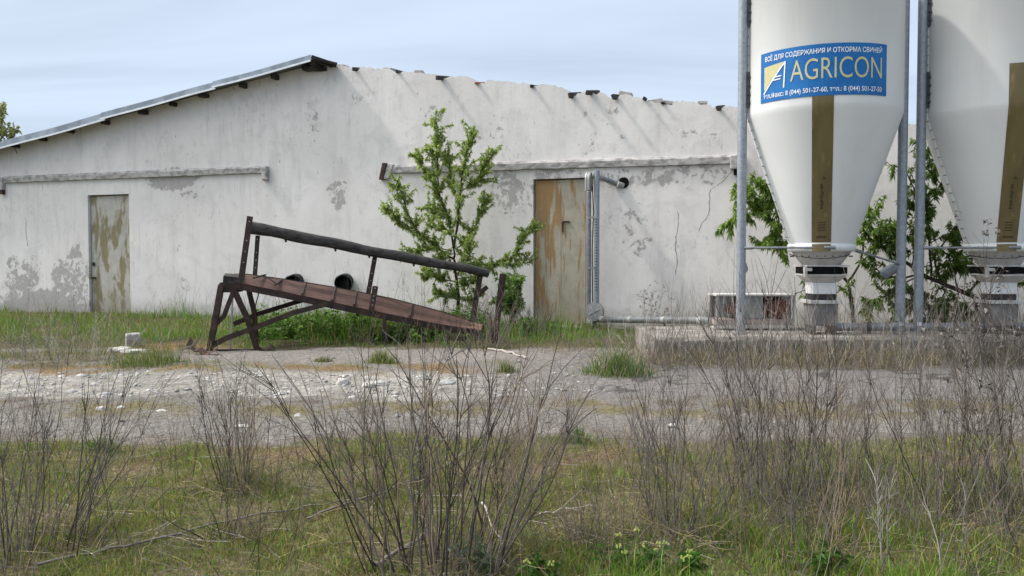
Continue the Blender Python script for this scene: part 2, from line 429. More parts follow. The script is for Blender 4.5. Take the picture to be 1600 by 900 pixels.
# ================================================================== GROUND
def ground():
    xs = np.unique(np.concatenate([np.array([-300, -200, -120, -70, -45, -30, -22, -17, -14, -12, -11]), np.arange(-10.2, 10.25, .055), np.array([11, 12, 14, 17, 22, 30, 45, 70, 120, 200, 300])]))
    ys = np.unique(np.concatenate([np.array([-60, -30, -15, -8, -4, -2, 0, 1, 2, 2.6]), np.arange(3, 12.6, .055), np.arange(12.8, 20, .25), np.array([21, 23, 26, 30, 36, 45, 60, 90, 140, 220, 350, 500])]))
    gx, gy = np.meshgrid(xs, ys)
    x, y = gx.ravel(), gy.ravel()
    z = zg(x, y)
    a, b, c = vn(x, y, 1.1, 1.0), vn(x, y, 3.3, 4.0), vn(x, y, 9.0, 7.0)
    jit = .22 * a + .14 * b + .08 * c
    yy = y + jit
    def sm(q, lo, hi): 
        q = np.clip((q - lo) / (hi - lo), 0, 1); return q * q * (3 - 2 * q)
    def band(lo, hi, w=.12): return sm(yy, lo - w, lo + w) * (1 - sm(yy, hi - w, hi + w))
    def lay(col, new, m): return col + (np.array(new) - col) * m[:, None]
    colr = np.tile(np.array([.16, .135, .085]), (len(x), 1))                  # dry soil with litter
    colr = lay(colr, (.085, .10, .035), sm(b + .6 * c, -.1, .5) * .7)            # moss and low growth
    colr = lay(colr, (.21, .135, .085), sm(vn(x, y, 2.1, 9.0), .25, .7) * .6 * (1 - sm(y, 9, 10)))     # reddish litter
    # far bank soil
    far = sm(yy, 10.9, 11.2)
    colr = lay(colr, (.10, .085, .05), far)
    colr = lay(colr, (.06, .075, .025), far * sm(b, -.2, .4) * .7)
    right = sm(x + .3 * b, -.3, 1.2)
    # lower wheel track: compacted grey gravel
    road = band(6.25, 11.05)
    colr = lay(colr, (.195, .182, .168), road)
    colr = lay(colr, (.27, .248, .226), road * sm(c + b, .1, .9) * .6)
    # pale lime rubble track on the left, old asphalt on the right
    wt = band(7.75, 9.2, .15) * (1 - sm(x + .5 * b, -1.2, .4))
    colr = lay(colr, (.36, .34, .31), wt * (.3 + .6 * sm(c + .5 * a, -.5, .6)))
    asp = band(7.55, 10.6, .08) * right
    colr = lay(colr, (.195, .182, .178), asp * .85)
    crk = (np.abs(vn(x, y, .8, 13.0) + .25 * b) < .022) * asp
    colr = lay(colr, (.09, .085, .08), crk)
    # concrete apron in the middle
    ap = band(9.85, 11.0, .1) * sm(x + .4 * b, -4.2, -3.4) * (1 - right)
    colr = lay(colr, (.235, .215, .198), ap * (.6 + .4 * sm(c + b, -.5, .5)))
    # mossy medians
    m1 = band(7.05, 7.7, .13)
    colr = lay(colr, (.15, .130, .06), m1 * sm(b + .5 * a + .4 * c, -.2, .5) * .85)
    colr = lay(colr, (.10, .075, .055), m1 * sm(c - b, .2, .9) * .6)
    m2 = band(9.15, 9.8, .12) * (1 - sm(x + .4 * b, -.7, .1))
    colr = lay(colr, (.19, .125, .055), m2 * sm(.5 * a + b + .5 * c, -.1, .5) * .85)
    colr = lay(colr, (.13, .135, .04), m2 * sm(c - a, .0, .6) * .6)
    lf = band(9.3, 11.05, .2) * (1 - sm(x + .4 * a, -4.6, -3.9))
    colr = lay(colr, (.11, .10, .06), lf * sm(b - a * .5, -.3, .3) * .9)
    og = band(10.75, 11.6, .12) * (1 - sm(np.abs(x + 4.35), .6, .95))
    colr = lay(colr, (.22, .135, .06), og * .75 * sm(b + c, -.6, .3))
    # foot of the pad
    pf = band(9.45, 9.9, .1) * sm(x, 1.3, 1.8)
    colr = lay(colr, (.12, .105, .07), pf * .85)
    # darker strip along the near edge of the wheel tracks
    colr = lay(colr, (.13, .11, .095), (band(6.2, 6.45, .06) * .5))
    z = z + road * (.006 * c + .010 * np.clip(vn(x, y, 14, 2.0), 0, 1)) + wt * .02 * np.clip(vn(x, y, 17, 5.0), 0, 1) + m1 * .02 + m2 * .02
    V = np.stack([x, y, z], 1)
    nx, ny = len(xs), len(ys)
    i = (np.arange(ny - 1)[:, None] * nx + np.arange(nx - 1)[None, :]).ravel()
    F = np.stack([i, i + 1, i + nx + 1, i + nx], 1)
    rd = road[F].mean(1) > .5
    t = NT('ground surface'); vco = t.coord()
    at_ = t.n('ShaderNodeAttribute', attribute_name='tint').outputs['Color']
    n1 = t.noise(vco, 22, 8, .7); n2 = t.noise(vco, 75, 4, .7); st = t.voro(vco, 38); 
    cc = t.mix(1.0, at_, t.mix(t.ramp(n1, .3, .7), (.62, .62, .62), (1.35, 1.33, 1.3)), 'MULTIPLY')
    cc = t.mix(1.0, cc, t.mix(t.ramp(n2, .3, .7), (.75, .75, .75), (1.2, 1.2, 1.2)), 'MULTIPLY')
    t.fin(cc, .95, 0, .12)
    t.bump(t.math('ADD', t.math('ADD', n1, t.math('MULTIPLY', n2, .6)), t.math('MULTIPLY', st, -.5)), .7, .03)
    for nm, sel in (('ground', ~rd), ('gravel_road', rd)):
        f = F[sel]; used, inv = np.unique(f, return_inverse=True)
        o = raw_mesh(nm, V[used], inv.reshape(f.shape), t.m, colr[used], smooth=True)
        o['kind'] = 'structure'
ground()

# ================================================================== BUILDING
def curve_solid(outer, holes, th, bevel=0):
    """flat outline (x,z) with holes -> extruded mesh verts/faces in (x, y, z), y from 0 to th"""
    cu = bpy.data.curves.new('outline', 'CURVE'); cu.dimensions = '2D'; cu.fill_mode = 'BOTH'
    cu.extrude = th / 2; cu.bevel_depth = bevel; cu.offset = -bevel
    for loop in [outer] + holes:
        sp = cu.splines.new('POLY'); sp.points.add(len(loop) - 1); sp.use_cyclic_u = True
        for p, q in zip(sp.points, loop): p.co = (q[0], q[1], 0, 1)
    o = bpy.data.objects.new('outline', cu); COL.objects.link(o)
    dg = bpy.context.evaluated_depsgraph_get()
    me = bpy.data.meshes.new_from_object(o.evaluated_get(dg))
    v = [(p.co.x, th / 2 - p.co.z, p.co.y) for p in me.vertices]
    f = [list(p.vertices) for p in me.polygons]
    bpy.data.objects.remove(o); bpy.data.curves.remove(cu); bpy.data.meshes.remove(me)
    return v, f

bld = thing('farm_building', W(5, 0, .15), 'long white-washed gabled barn with peeling plaster and a half-missing roof', 'barn')
def build_building():
    top = [(515, 101), (525, 103), (546, 104), (551, 110), (559, 111), (563, 105), (582, 106), (600, 108), (611, 109), (617, 115), (625, 115), (628, 112), (645, 113), (660, 114), (683, 117), (690, 123), (697, 122),
           (704, 119), (720, 119), (735, 121), (740, 128), (748, 132), (757, 130), (761, 125), (780, 126), (800, 128), (826, 131), (831, 138), (836, 134), (845, 131), (860, 133), (880, 137), (888, 141), (893, 149), (899, 150),
           (903, 145), (920, 142), (928, 146), (945, 146), (956, 154), (964, 154), (969, 148), (985, 149), (1000, 152), (1008, 158), (1020, 158), (1030, 161), (1040, 164), (1050, 164), (1054, 158), (1070, 158), (1090, 161), (1105, 163),
           (1119, 168), (1126, 171), (1131, 166), (1145, 167), (1160, 168)]
    rnd = random.Random(5)
    loop = [(-11.0, -.25), (21.0, -.25)]
    t0, z0 = wp(1160, 168)
    tt = []
    q = 21.0
    while q > t0 + .2:
        tt.append((q, z0 - .155 * (q - t0) + rnd.uniform(-.03, .03))); q -= rnd.uniform(.15, .4)
    loop += tt
    tp = []
    for a, b in zip(top[:-1], top[1:]):
        tp.append(a)
        m = max(1, int((b[0] - a[0]) / 4))
        for k in range(1, m):
            tp.append((a[0] + (b[0] - a[0]) * k / m, a[1] + (b[1] - a[1]) * k / m + rnd.choice((-1.6, -.8, -.3, .3, .8, 1.8))))
    tp.append(top[-1])
    loop += [wp(*p) for p in reversed(tp)]
    loop += [wp(498, 99), wp(0, 231)]
    tl, zl = wp(0, 231); tr_, zr = wp(498, 99)
    sl = (zr - zl) / (tr_ - tl)
    loop += [(-11.0, zl - sl * (tl + 11.0))]
    doors = []
    for (x0, y0, x1, y1) in ((137, 305, 204, 490), (833, 280, 916, 509)):
        ta, za = wp(x0, y0); tb, zb = wp(x1, y1)
        doors.append((ta, tb, zb if False else .2, za))
    holes = [[(a, lo), (b, lo), (b, hi), (a, hi)] for (a, b, lo, hi) in doors]
    v, f = curve_solid(loop, holes, .38)
    mb = MB(); mb.add([W(*p) for p in v], f)
    mb.build('gable_wall', M['plaster'], bld, uv=lambda p: ((p - WO).dot(WU), p.z))
    # other walls of the barn
    for (ta, tb, ya, yb, h) in ((-11.0, -10.62, .385, 26, 2.3), (20.62, 21.0, .385, 26, 2.2), (-10.62, 20.62, 25.6, 26, 2.1)):
        mb = MB(); c = [W(ta, ya, -.2), W(tb, ya, -.2), W(tb, yb, -.2), W(ta, yb, -.2)]
        mb.box8(c + [p + Vector((0, 0, h + .2)) for p in c])
        mb.build('side_wall', M['plaster'], bld, uv=lambda p: ((p - WO).dot(WU) + (p - WO).dot(WV) * .7 + 31, p.z))
    # roof: left slope only
    OV = -.30
    tA, zA = wp(487, 89, OV); tB, zB = wp(0, 222, OV)
    s = (zA - zB) / (tA - tB)
    tE = -11.7
    zf = lambda t: zA + s * (t - tA)
    mb = MB()
    N = 60
    prof = [(tE + (tA - tE) * k / N) for k in range(N + 1)]
    sag = lambda t: .007 * math.sin(t * 1.1) + .006 * math.sin(t * 2.7 + 1)
    vv = []
    for t in prof:
        for y in (OV + .012, 26.4):
            vv += [W(t, y, zf(t) + sag(t)), W(t, y, zf(t) + sag(t) - .025)]
    ff = []
    for k in range(N):
        a, b = 4 * k, 4 * k + 4
        ff += [(a, b, b + 2, a + 2), (a + 1, a + 3, b + 3, b + 1), (a, a + 1, b + 1, b), (a + 2, b + 2, b + 3, a + 3)]
    ff += [(0, 2, 3, 1), (4 * N, 4 * N + 1, 4 * N + 3, 4 * N + 2)]
    mb.add(vv, ff)
    roof = mb.build('roof', M['roof_under'], bld)
    # flashing along the verge, three overlapping lengths
    segs = [(tE, wp(165, 178, OV)[0], -.012, .115), (wp(158, 178, OV)[0], wp(338, 132, OV)[0], .0, .10), (wp(333, 132, OV)[0], tA, .018, .085)]
    for i, (ta, tb, dz, h) in enumerate(segs):
        mb, ml = MB(), MB()
        K = 24
        for k in range(K):
            a, b = ta + (tb - ta) * k / K, ta + (tb - ta) * (k + 1) / K
            yo = OV - .006 * i
            ca, cb = zf(a) + sag(a) + dz, zf(b) + sag(b) + dz
            mb.box8([W(a, yo - .006, ca - h), W(b, yo - .006, cb - h), W(b, yo, cb - h), W(a, yo, ca - h), W(a, yo - .006, ca + .02), W(b, yo - .006, cb + .02), W(b, yo, cb + .02), W(a, yo, ca + .02)])
            ml.box8([W(a, yo - .03, ca - h - .02), W(b, yo - .03, cb - h - .02), W(b, yo - .008, cb - h - .02), W(a, yo - .008, ca - h - .02), W(a, yo - .03, ca - h + .012), W(b, yo - .03, cb - h + .012), W(b, yo - .008, cb - h + .012), W(a, yo - .008, ca - h + .012)])
        fl = mb.build('verge_flashing', M['roof_edge'], roof)
        ml.build('flashing_lip', M['bright_edge'], roof)
    # purlin ends below the sheet
    for i, (px, py, w, h) in enumerate(((17, 226, .10, .10), (60, 211, .11, .12), (103, 199, .10, .10), (158, 184, .13, .13), (217, 168, .22, .13), (264, 157, .10, .12), (312, 145, .24, .10), (374, 130, .13, .14), (424, 116, .13, .14), (474, 101, .2, .14))):
        t, _ = wp(px, py, OV + .1)
        h *= .48; w *= .5; zc = zf(t) - .05 - h / 2 - .03
        mb = MB(); c = [W(t - w / 2, OV + .12, zc - h / 2), W(t + w / 2, OV + .12, zc - h / 2), W(t + w / 2, 5, zc - h / 2), W(t - w / 2, 5, zc - h / 2)]
        mb.box8(c + [p + Vector((0, 0, h + .02)) for p in c])
        mb.build('purlin', M['timber_dark'], roof)
    # ridge end: boards of the lost right slope
    mb = MB()
    a = W(tA - .02, OV + .02, zA - .11); tb, zb = wp(519, 103, -.15)
    mb.bar(a + Vector((0, 0, .1)), W(tb, -.12, zb + .02), .05, .10)
    mb.bar(W(tA - .2, OV + .12, zA - .17), W(tb - .12, .1, zb - .01), .08, .07)
    mb.bar(W(tA, OV + .03, zA - .06), W(tA, 10, zA - .06), .12, .14)
    mb.bar(W(tA - .02, OV + .06, zA - .05), W(tA + .32, OV + .3, zA - .13), .5, .03)
    mb.build('ridge_board', M['timber_dark'], roof)
    mb = MB(); t, z = wp(30, 232, -.1); mb.tube([W(t - .02, -.3, z + .22), W(t, -.25, z + .1), W(t + .05, -.2, z - .12)], .008, 5)
    mb.build('hanging_wire', M['black'], roof)
    # rafter stubs in the broken top of the right half
    for (px, py, ln, w, h, lean) in ((556, 107, .22, .10, .09, -.4), (622, 112, .20, .08, .08, .4), (691, 121, .42, .14, .10, -.5), (746, 128, .16, .15, .05, 0), (832, 134, .20, .11, .07, .1), (894, 147, .25, .12, .12, -.7), (924, 143, .46, .13, .10, -.5),
                             (962, 151, .40, .12, .11, -.2), (1007, 154, .25, .10, .07, .4), (1036, 160, .12, .14, .05, .1), (1124, 167, .30, .11, .10, -.5)):
        t, z = wp(px, py)
        mt = M['brick'] if px == 746 else M['timber_dark']
        d = (WU * lean * .3 - WV + Vector((0, 0, -.12))).normalized()
        mb = MB(); p = W(t, 0, z); mb.bar(p - d * .3, p + d * ln * .40 + Vector((0, 0, random.uniform(-.03, .0))), w * .42, h * .75, up=Vector((random.uniform(-.5, .5), 0, 1)))
        o = mb.build('brick' if px == 746 else 'rafter_stub', mt, bld, bevel=.008)
    # loose plaster and bricks lying on the top edge
    rnd = random.Random(3)
    for (px, py) in ((530, 103), (604, 107), (650, 112), (1022, 158), (1034, 160), (1045, 160), (1095, 160), (975, 147)):
        t, z = wp(px, py)
        mb = MB(); mb.box(W(t, .14, z + .01), (rnd.uniform(.12, .25), .2, rnd.uniform(.04, .08)), Matrix.Rotation(R(-19.7 + rnd.uniform(-15, 15)), 3, 'Z') @ Matrix.Rotation(R(rnd.uniform(-10, 15)), 3, 'Y'))
        mb.build('coping_fragment', M['concrete'], bld, bevel=.008)
    # doors
    for i, (ta, tb, lo, hi) in enumerate(doors):
        g = .018
        mb = MB(); c = [W(ta + g, .06, lo + .01), W(tb - g * 1.6, .06, lo + .01), W(tb - g * 1.6, .10, lo + .01), W(ta + g, .10, lo + .01)]
        mb.box8(c + [p + Vector((0, 0, hi - lo - .03)) for p in c])
        if i == 1:   # raised seam panels of the steel leaf
            mb.box(W((ta + tb) / 2, .058, (lo + hi) / 2), (.012, .004, hi - lo - .1), Matrix.Rotation(R(-19.7), 3, 'Z'))
        d = mb.build('door', M['door_flaky' if i == 0 else 'door_rusty'], bld, bevel=.004, uv=lambda p, a=ta, l=lo: ((p - WO).dot(WU) - a, p.z - l))
        d['label'] = 'flaking grey and ochre door at the left' if i == 0 else 'rust streaked steel door beside the conveyor pipes'
        mb = MB()
        for (x0, x1, z0, z1) in ((ta - .0, ta + .012, lo, hi), (tb - .022, tb, lo, hi), (ta + .012, tb - .022, hi - .016, hi)):
            c = [W(x0 + .001, .075, z0), W(x1 - .001, .075, z0), W(x1 - .001, .3, z0), W(x0 + .001, .3, z0)]
            mb.box8(c + [p + Vector((0, 0, z1 - z0 - .001)) for p in c])
        mb.build('frame', M['rust_dark'], d)
        mb = MB()
        if i == 0:
            for zz in (1.0, .72):
                mb = MB(); mb.box(W(ta + .08, .045, lo + zz), (.10 if zz < .9 else .05, .03, .03 if zz < .9 else .07), Matrix.Rotation(R(-19.7), 3, 'Z'))
                mb.build('handle' if zz > .9 else 'latch', M['rust_dark'], d)
        else:
            mb.bar(W(ta + .5, .048, lo + 1.55), W(ta + .5, .048, lo + 1.72), .02, .02); mb.bar(W(ta + .5, .048, lo + 1.72), W(ta + .62, .048, lo + 1.72), .02, .02)
            mb.build('handle', M['rust_dark'], d)
        # worn plank threshold
        mb = MB(); mb.box(W((ta + tb) / 2, -.06, lo - .035), (tb - ta + .06, .16, .06), Matrix.Rotation(R(-19.7), 3, 'Z'))
        mb.build('threshold', M['concrete'], d, bevel=.01)
    # concrete ledges (remains of canopies)
    for (a, b, ends) in (((3, 277), (412, 260), ('l', 'r')), ((606, 260), (1157, 243), ('d', 'k'))):
        ta, za = wp(a[0], a[1], -.05); tb, zb = wp(b[0], b[1], -.05)
        K = 40; mb = MB(); rn = random.Random(int(ta * 10))
        rings = []
        for k in range(K + 1):
            t = ta + (tb - ta) * k / K; z = za + (zb - za) * k / K
            e, g = rn.uniform(-.008, .008), rn.uniform(-.006, .006)
            rings.append([W(t, -.055 + e * .5, z - .115 + g), W(t, -.06 - e * .5, z - .02), W(t, -.04 + g * .5, z + .012 + e), W(t, .02, z + .03), W(t, .02, z - .13)])
        v = [p for r_ in rings for p in r_]; f = []
        for k in range(K):
            for j in range(5):
                j2 = (j + 1) % 5; f.append((k * 5 + j, k * 5 + j2, k * 5 + 5 + j2, k * 5 + 5 + j))
        f += [[4, 3, 2, 1, 0], [K * 5 + j for j in range(5)]]
        mb.add(v, f); led = mb.build('concrete_ledge', M['ledge'], bld)
        for e in ends:
            mb = MB(); dk = None
            rot = Matrix.Rotation(R(-19.7), 3, 'Z')
            if e == 'l':
                mb.box(W(ta - .03, -.02, za - .14), (.14, .13, .26), rot); mb.build('corbel', M['ledge'], led, bevel=.015)
                mb = MB(); mb.box(W(ta - .02, -.02, za - .31), (.10, .12, .09), rot); mb.build('corbel_stub', M['rust_dark'], led)
            if e == 'r':
                mb.box(W(tb + .03, -.025, zb - .13), (.11, .15, .27), rot); mb.build('corbel', M['ledge'], led, bevel=.02)
            if e == 'd':
                mb.box8([W(ta - .08, -.075, za - .22), W(ta + .02, -.075, za - .22), W(ta + .02, .02, za - .22), W(ta - .08, .02, za - .22), W(ta + .0, -.075, za + .05), W(ta + .12, -.075, za + .03), W(ta + .12, .02, za + .03), W(ta + .0, .02, za + .05)])
                mb.build('corbel', M['ledge'], led, bevel=.01)
                mb = MB(); mb.box8([W(ta - .16, -.09, za - .23), W(ta - .085, -.09, za - .23), W(ta - .085, .02, za - .23), W(ta - .16, .02, za - .23), W(ta - .09, -.09, za + .06), W(ta - .005, -.09, za + .055), W(ta - .005, .02, za + .055), W(ta - .09, .02, za + .06)])
                mb.build('corbel_end', M['rust_dark'], led)
            if e == 'k':
                mb.box(W(tb - .05, -.03, zb - .10), (.20, .16, .22), rot); mb.build('corbel', M['ledge'], led, bevel=.02)
                mb = MB(); mb.box(W(tb - .03, -.03, zb - .25), (.13, .14, .09), rot); mb.build('corbel_stub', M['void'], led)
    # black round vent pipes sticking out of the wall
    for (px, py, ln, r_) in ((464, 440, .22, .15), (541, 440, .20, .15)):
        t, z = wp(px, py)
        mb = MB()
        e = W(t + .05, -ln, z - .03)
        mb.tube([W(t, .05, z), W(t, -.05, z), e], [r_, r_, r_ * .98], 24, cap=False)
        mb.tube([W(t, .05, z), W(t, -.05, z), e], [r_ - .02, r_ - .02, r_ - .02], 24, cap=False)
        mb.tube([W(t + .04, -ln + .06, z - .022), e + WV * -.005], [r_ + .012, r_ + .014], 24, cap=False)
        o = mb.build('vent_pipe', M['vent_black'], bld)
        o['label'] = 'black round pipe stub poking out of the wall'
        mb = MB(); mb.disc(W(t + .03, -ln + .05, z - .015), WV, r_ - .024, 20, .01); mb.build('pipe_mouth', M['void'], o)
    # cracks in the plaster
    for pts in (((1148, 262), (1137, 275), (1128, 285), (1112, 295), (1108, 302), (1109, 320), (1107, 336), (1104, 341), (1096, 350), (1092, 362)), ((1059, 330), (1060, 348), (1057, 368), (1055, 385), (1058, 402), (1056, 430)),
                ((5, 320), (14, 327), (28, 332)), ((40, 340), (41, 365), (43, 385))):
        mb = MB(); rn = random.Random(1)
        fine = []
        for a, b in zip(pts[:-1], pts[1:]):
            for k in range(4):
                fine.append((a[0] + (b[0] - a[0]) * k / 4 + rn.uniform(-.8, .8), a[1] + (b[1] - a[1]) * k / 4))
        fine.append(pts[-1])
        q = [wp(*p) for p in fine]
        for i in range(len(q) - 1):
            w0, w1 = .0025 + .0035 * rn.random(), .0025 + .0035 * rn.random()
            if i == len(q) - 2: w1 = .002
            (a, za), (b, zb) = q[i], q[i + 1]
            mb.add([W(a - w0, -.003, za), W(a + w0, -.003, za), W(b + w1, -.003, zb), W(b - w1, -.003, zb)], [(0, 1, 2, 3)])
        mb.build('crack', M['crack'], bld)
build_building()

# ================================================================== SILO PAD
PADZ = at(1163, 521, 10.3).z
def pad():
    rnd = random.Random(8)
    x0, x1, y0, y1 = at(1022, 521, 9.85).x, 9.2, 9.85, 11.35
    K = 70; mb = MB(); v = []
    for k in range(K + 1):
        x = x0 + (x1 - x0) * k / K
        e = rnd.uniform(-.03, .03); c = rnd.uniform(-.035, .006)
        yb = min(y1, W(0, 0, 0).y + (x - WO.x) * WU.y / WU.x - .22)
        v += [(x, y0 + e - .03, -.1), (x, y0 + e, PADZ - .03 + c), (x, y0 + .035 + e, PADZ + c * .3), (x, yb, PADZ + .004), (x, yb, -.1)]
    f = []
    for k in range(K):
        for j in range(4): f.append((k * 5 + j, k * 5 + j + 1, k * 5 + 5 + j + 1, k * 5 + 5 + j))
    f += [[4, 3, 2, 1, 0], [K * 5 + j for j in range(5)]]
    mb.add(v, f)
    o = mb.build('concrete_pad', M['pad'], None, loc=(x0 + 3, 10.5, .1))
    tag(o, 'low grey concrete plinth carrying both white feed silos', 'concrete base')
pad()

# ================================================================== SILOS
def text_mesh(body, size, font_scale_x=1.0, bold=0.0, align='LEFT'):
    cu = bpy.data.curves.new('lettering', 'FONT'); cu.body = body; cu.size = size; cu.offset = bold; cu.align_x = align
    cu.resolution_u = 4
    o = bpy.data.objects.new('lettering', cu); COL.objects.link(o)
    dg = bpy.context.evaluated_depsgraph_get(); dg.update()
    me = bpy.data.meshes.new_from_object(o.evaluated_get(dg))
    bpy.data.objects.remove(o); bpy.data.curves.remove(cu)
    bm = bmesh.new(); bm.from_mesh(me); bpy.data.meshes.remove(me)
    bmesh.ops.triangulate(bm, faces=bm.faces)
    v = np.array([p.co[:2] for p in bm.verts]); f = [[q.index for q in p.verts] for p in bm.faces]
    bm.free()
    v[:, 0] *= font_scale_x
    return v, f

SR, SZ0, SZ1, CR = .88, 2.985, 1.475, .37
def silo(cx, cy, label, sticker):
    root = thing('feed_silo', (cx, cy, PADZ), label, 'feed silo', 'white feed silos on legs')
    face = math.atan2(-cy, -cx)             # towards the road
    c = (cx, cy, 0)
    mb = MB()
    mb.lathe([(.10, 5.22), (.25, 5.12), (SR + .015, 4.62), (SR + .02, 4.58), (SR, 4.56), (SR, SZ0 + .03), (SR - .004, SZ0), (SR - .018, SZ0 - .05), (CR + .006, SZ1 + .02), (CR, SZ1)], c, 96)
    body = mb.build('silo_body', M['silo'], root)
    mb = MB(); mb.lathe([(CR + .001, SZ1 + .004), (CR + .016, SZ1 - .002), (CR + .016, SZ1 - .085), (CR - .02, SZ1 - .085)], c, 64)
    mb.build('collar', M['silo'], root)
    mb = MB(); mb.lathe([(.22, 5.13), (.26, 5.15), (.26, 5.22), (0.0, 5.28)], c, 40); mb.build('filler_cap', M['galv'], root)
    # seam flanges with bolts
    for sx in (-1, 1):
        mb = MB()
        prof = [(SR, 4.54), (SR, SZ0), (CR + .01, SZ1 + .03)]
        for (r0, z0), (r1, z1) in zip(prof[:-1], prof[1:]):
            for yy in (-.004, .004):
                pass
            a0, a1 = Vector((cx + sx * (r0 - .01), cy, z0)), Vector((cx + sx * (r1 - .01), cy, z1))
            w = .045 if z0 > 4 else .03
            o0, o1 = a0 + Vector((sx * w, 0, 0)), a1 + Vector((sx * w, 0, 0))
            q = [a1 + Vector((0, -.007, 0)), o1 + Vector((0, -.007, 0)), o1 + Vector((0, .007, 0)), a1 + Vector((0, .007, 0)), a0 + Vector((0, -.007, 0)), o0 + Vector((0, -.007, 0)), o0 + Vector((0, .007, 0)), a0 + Vector((0, .007, 0))]
            mb.box8(q)
        mb.mat_i = 1
        for (r0, z0), (r1, z1) in zip(prof[:-1], prof[1:]):
            L = math.hypot(r1 - r0, z1 - z0); n = int(L / .105)
            for k in range(n):
                u = (k + .5) / n; x = cx + sx * (r0 + (r1 - r0) * u + .018); z = z0 + (z1 - z0) * u
                mb.tube([(x, cy - .024, z), (x, cy + .024, z)], .0075, 6)
        mb.build('seam_flange', [M['silo'], M['galv']], body)
    # amber level window running down cylinder and cone
    def strip(zs_r, hw, off, name, mat, parent, da=0.0, n=8):
        v, f = [], []
        for (z, r_, h) in zs_r:
            for k in range(n + 1):
                a = face + da + (h * (2 * k / n - 1)) / r_
                v.append((cx + (r_ + off) * math.cos(a), cy + (r_ + off) * math.sin(a), z))
        for i in range(len(zs_r) - 1):
            for k in range(n): f.append((i * (n + 1) + k, i * (n + 1) + k + 1, (i + 1) * (n + 1) + k + 1, (i + 1) * (n + 1) + k))
        mb = MB(); mb.add(v, f, True)
        return mb.build(name, mat, parent)
    da = .0 if sticker else -.2
    ztop = 3.4 if sticker else 3.44
    zz = [(ztop, SR, .112), (SZ0 + .03, SR, .112), (SZ0 - .05, SR - .018, .112)]
    K = 8
    for k in range(1, K + 1):
        u = k / K; zz.append((SZ0 - .05 + (SZ1 + .02 - SZ0 + .05) * u, SR - .018 + (CR + .006 - SR + .018) * u, .112 - .006 * u))
    win = strip(zz, .112, .004, 'level_window', M['stripe'], root, -da)
    strip([(SZ1 + .0, CR + .016, .105), (SZ1 - .084, CR + .016, .10)], .1, .003, 'collar_window', M['stripe'], win, -da)
    def cone_r(z):
        return SR - .018 + (CR + .006 - SR + .018) * (SZ0 - .05 - z) / (SZ0 - .05 - SZ1 - .02)
    # faded vertical print near the bottom of the window: broken brown blots
    rn = random.Random(4); mb = MB()
    def blot(z, x, w, h):
        v = []
        for (dx, dz) in ((-w / 2, -h / 2), (w / 2, -h / 2), (w / 2, h / 2), (-w / 2, h / 2)):
            r_ = cone_r(z + dz) + .008; a = face - da + (x + dx) / r_
            v.append((cx + r_ * math.cos(a), cy + r_ * math.sin(a), z + dz))
        mb.add(v, [(0, 1, 2, 3)])
    blot(2.21, .02, .03, .03)
    z = 2.14
    while z > 1.86:
        h = rn.uniform(.012, .028); blot(z, rn.uniform(-.006, .006), rn.uniform(.02, .035), h); z -= h + rn.uniform(.002, .008)
    for z in (1.72, 1.69, 1.66, 1.63, 1.555): blot(z, 0, .11 if z < 1.6 else .085, .012 if z > 1.6 else .025)
    mb.build('faded_print', M['ink_brown'], win)
    if sticker:
        SA, HW, ZB, ZT = face - .02, .745, 3.085, 3.645
        def bend(u, w, off):       # u along the panel (to the viewer's right), w up
            a = SA + u / SR
            return (cx + (SR + off) * math.cos(a), cy + (SR + off) * math.sin(a), w)
        n = 40; v = [bend(-HW + 2 * HW * k / n, z, .006) for z in (ZB, ZT) for k in range(n + 1)]
        mb = MB(); mb.add(v, [(k, k + 1, n + 2 + k, n + 1 + k) for k in range(n)], True)
        pan = mb.build('advertising_panel', M['sticker'], root)
        def letter(body, x0, x1, z0, h, mat, bold=0.0, name='lettering'):
            v, f = text_mesh(body, 1.0, 1.0, bold / h)
            mn, mx = v.min(0), v.max(0)
            cap = text_mesh('H', 1.0)[0]; ch = cap[:, 1].max() - cap[:, 1].min()
            sx = (x1 - x0) / (mx[0] - mn[0]); sz = h / ch
            q = [bend(x0 + (p[0] - mn[0]) * sx, z0 + p[1] * sz, .0095) for p in v]
            m = MB(); m.add(q, f); m.build(name, mat, pan)
        letter('ВСЁ ДЛЯ СОДЕРЖАНИЯ И ОТКОРМА СВИНЕЙ', -.67, .67, ZT - .10, .05, M['ink_white'], .0007)
        letter('AGRICON', -.335, .67, ZB + .185, .225, M['ink_gold'], -.001)
        letter('тел./факс: 8 (044) 501-27-60, тел.: 8 (044) 501-27-50', -.69, .67, ZB + .042, .050, M['ink_white'], .0005)
        # emblem: sand triangle beside a white drawn letter
        def flat(poly, mat, off):
            m = MB()
            b_ = bmesh.new(); b_.faces.new([b_.verts.new((p[0], p[1], 0)) for p in poly])
            bmesh.ops.triangulate(b_, faces=b_.faces)
            for _ in range(4): bmesh.ops.subdivide_edges(b_, edges=b_.edges[:], cuts=1, use_grid_fill=True)
            b_.verts.index_update()
            m.add([bend(q.co.x, q.co.y, off) for q in b_.verts], [[w_.index for w_ in f_.verts] for f_ in b_.faces]); b_.free()
            return m.build('emblem', mat, pan)
        L = -.68
        flat([(L, ZT - .165), (L + .275, ZT - .14), (L + .01, ZB + .135), (L, ZB + .135)], M['ink_gold'], .0095)
        def stroke(a, b, w):
            a, b = Vector((*a, 0)), Vector((*b, 0)); d = (b - a).normalized(); nn = Vector((-d.y, d.x, 0)) * w / 2
            return [(a + nn).to_tuple()[:2], (b + nn).to_tuple()[:2], (b - nn).to_tuple()[:2], (a - nn).to_tuple()[:2]]
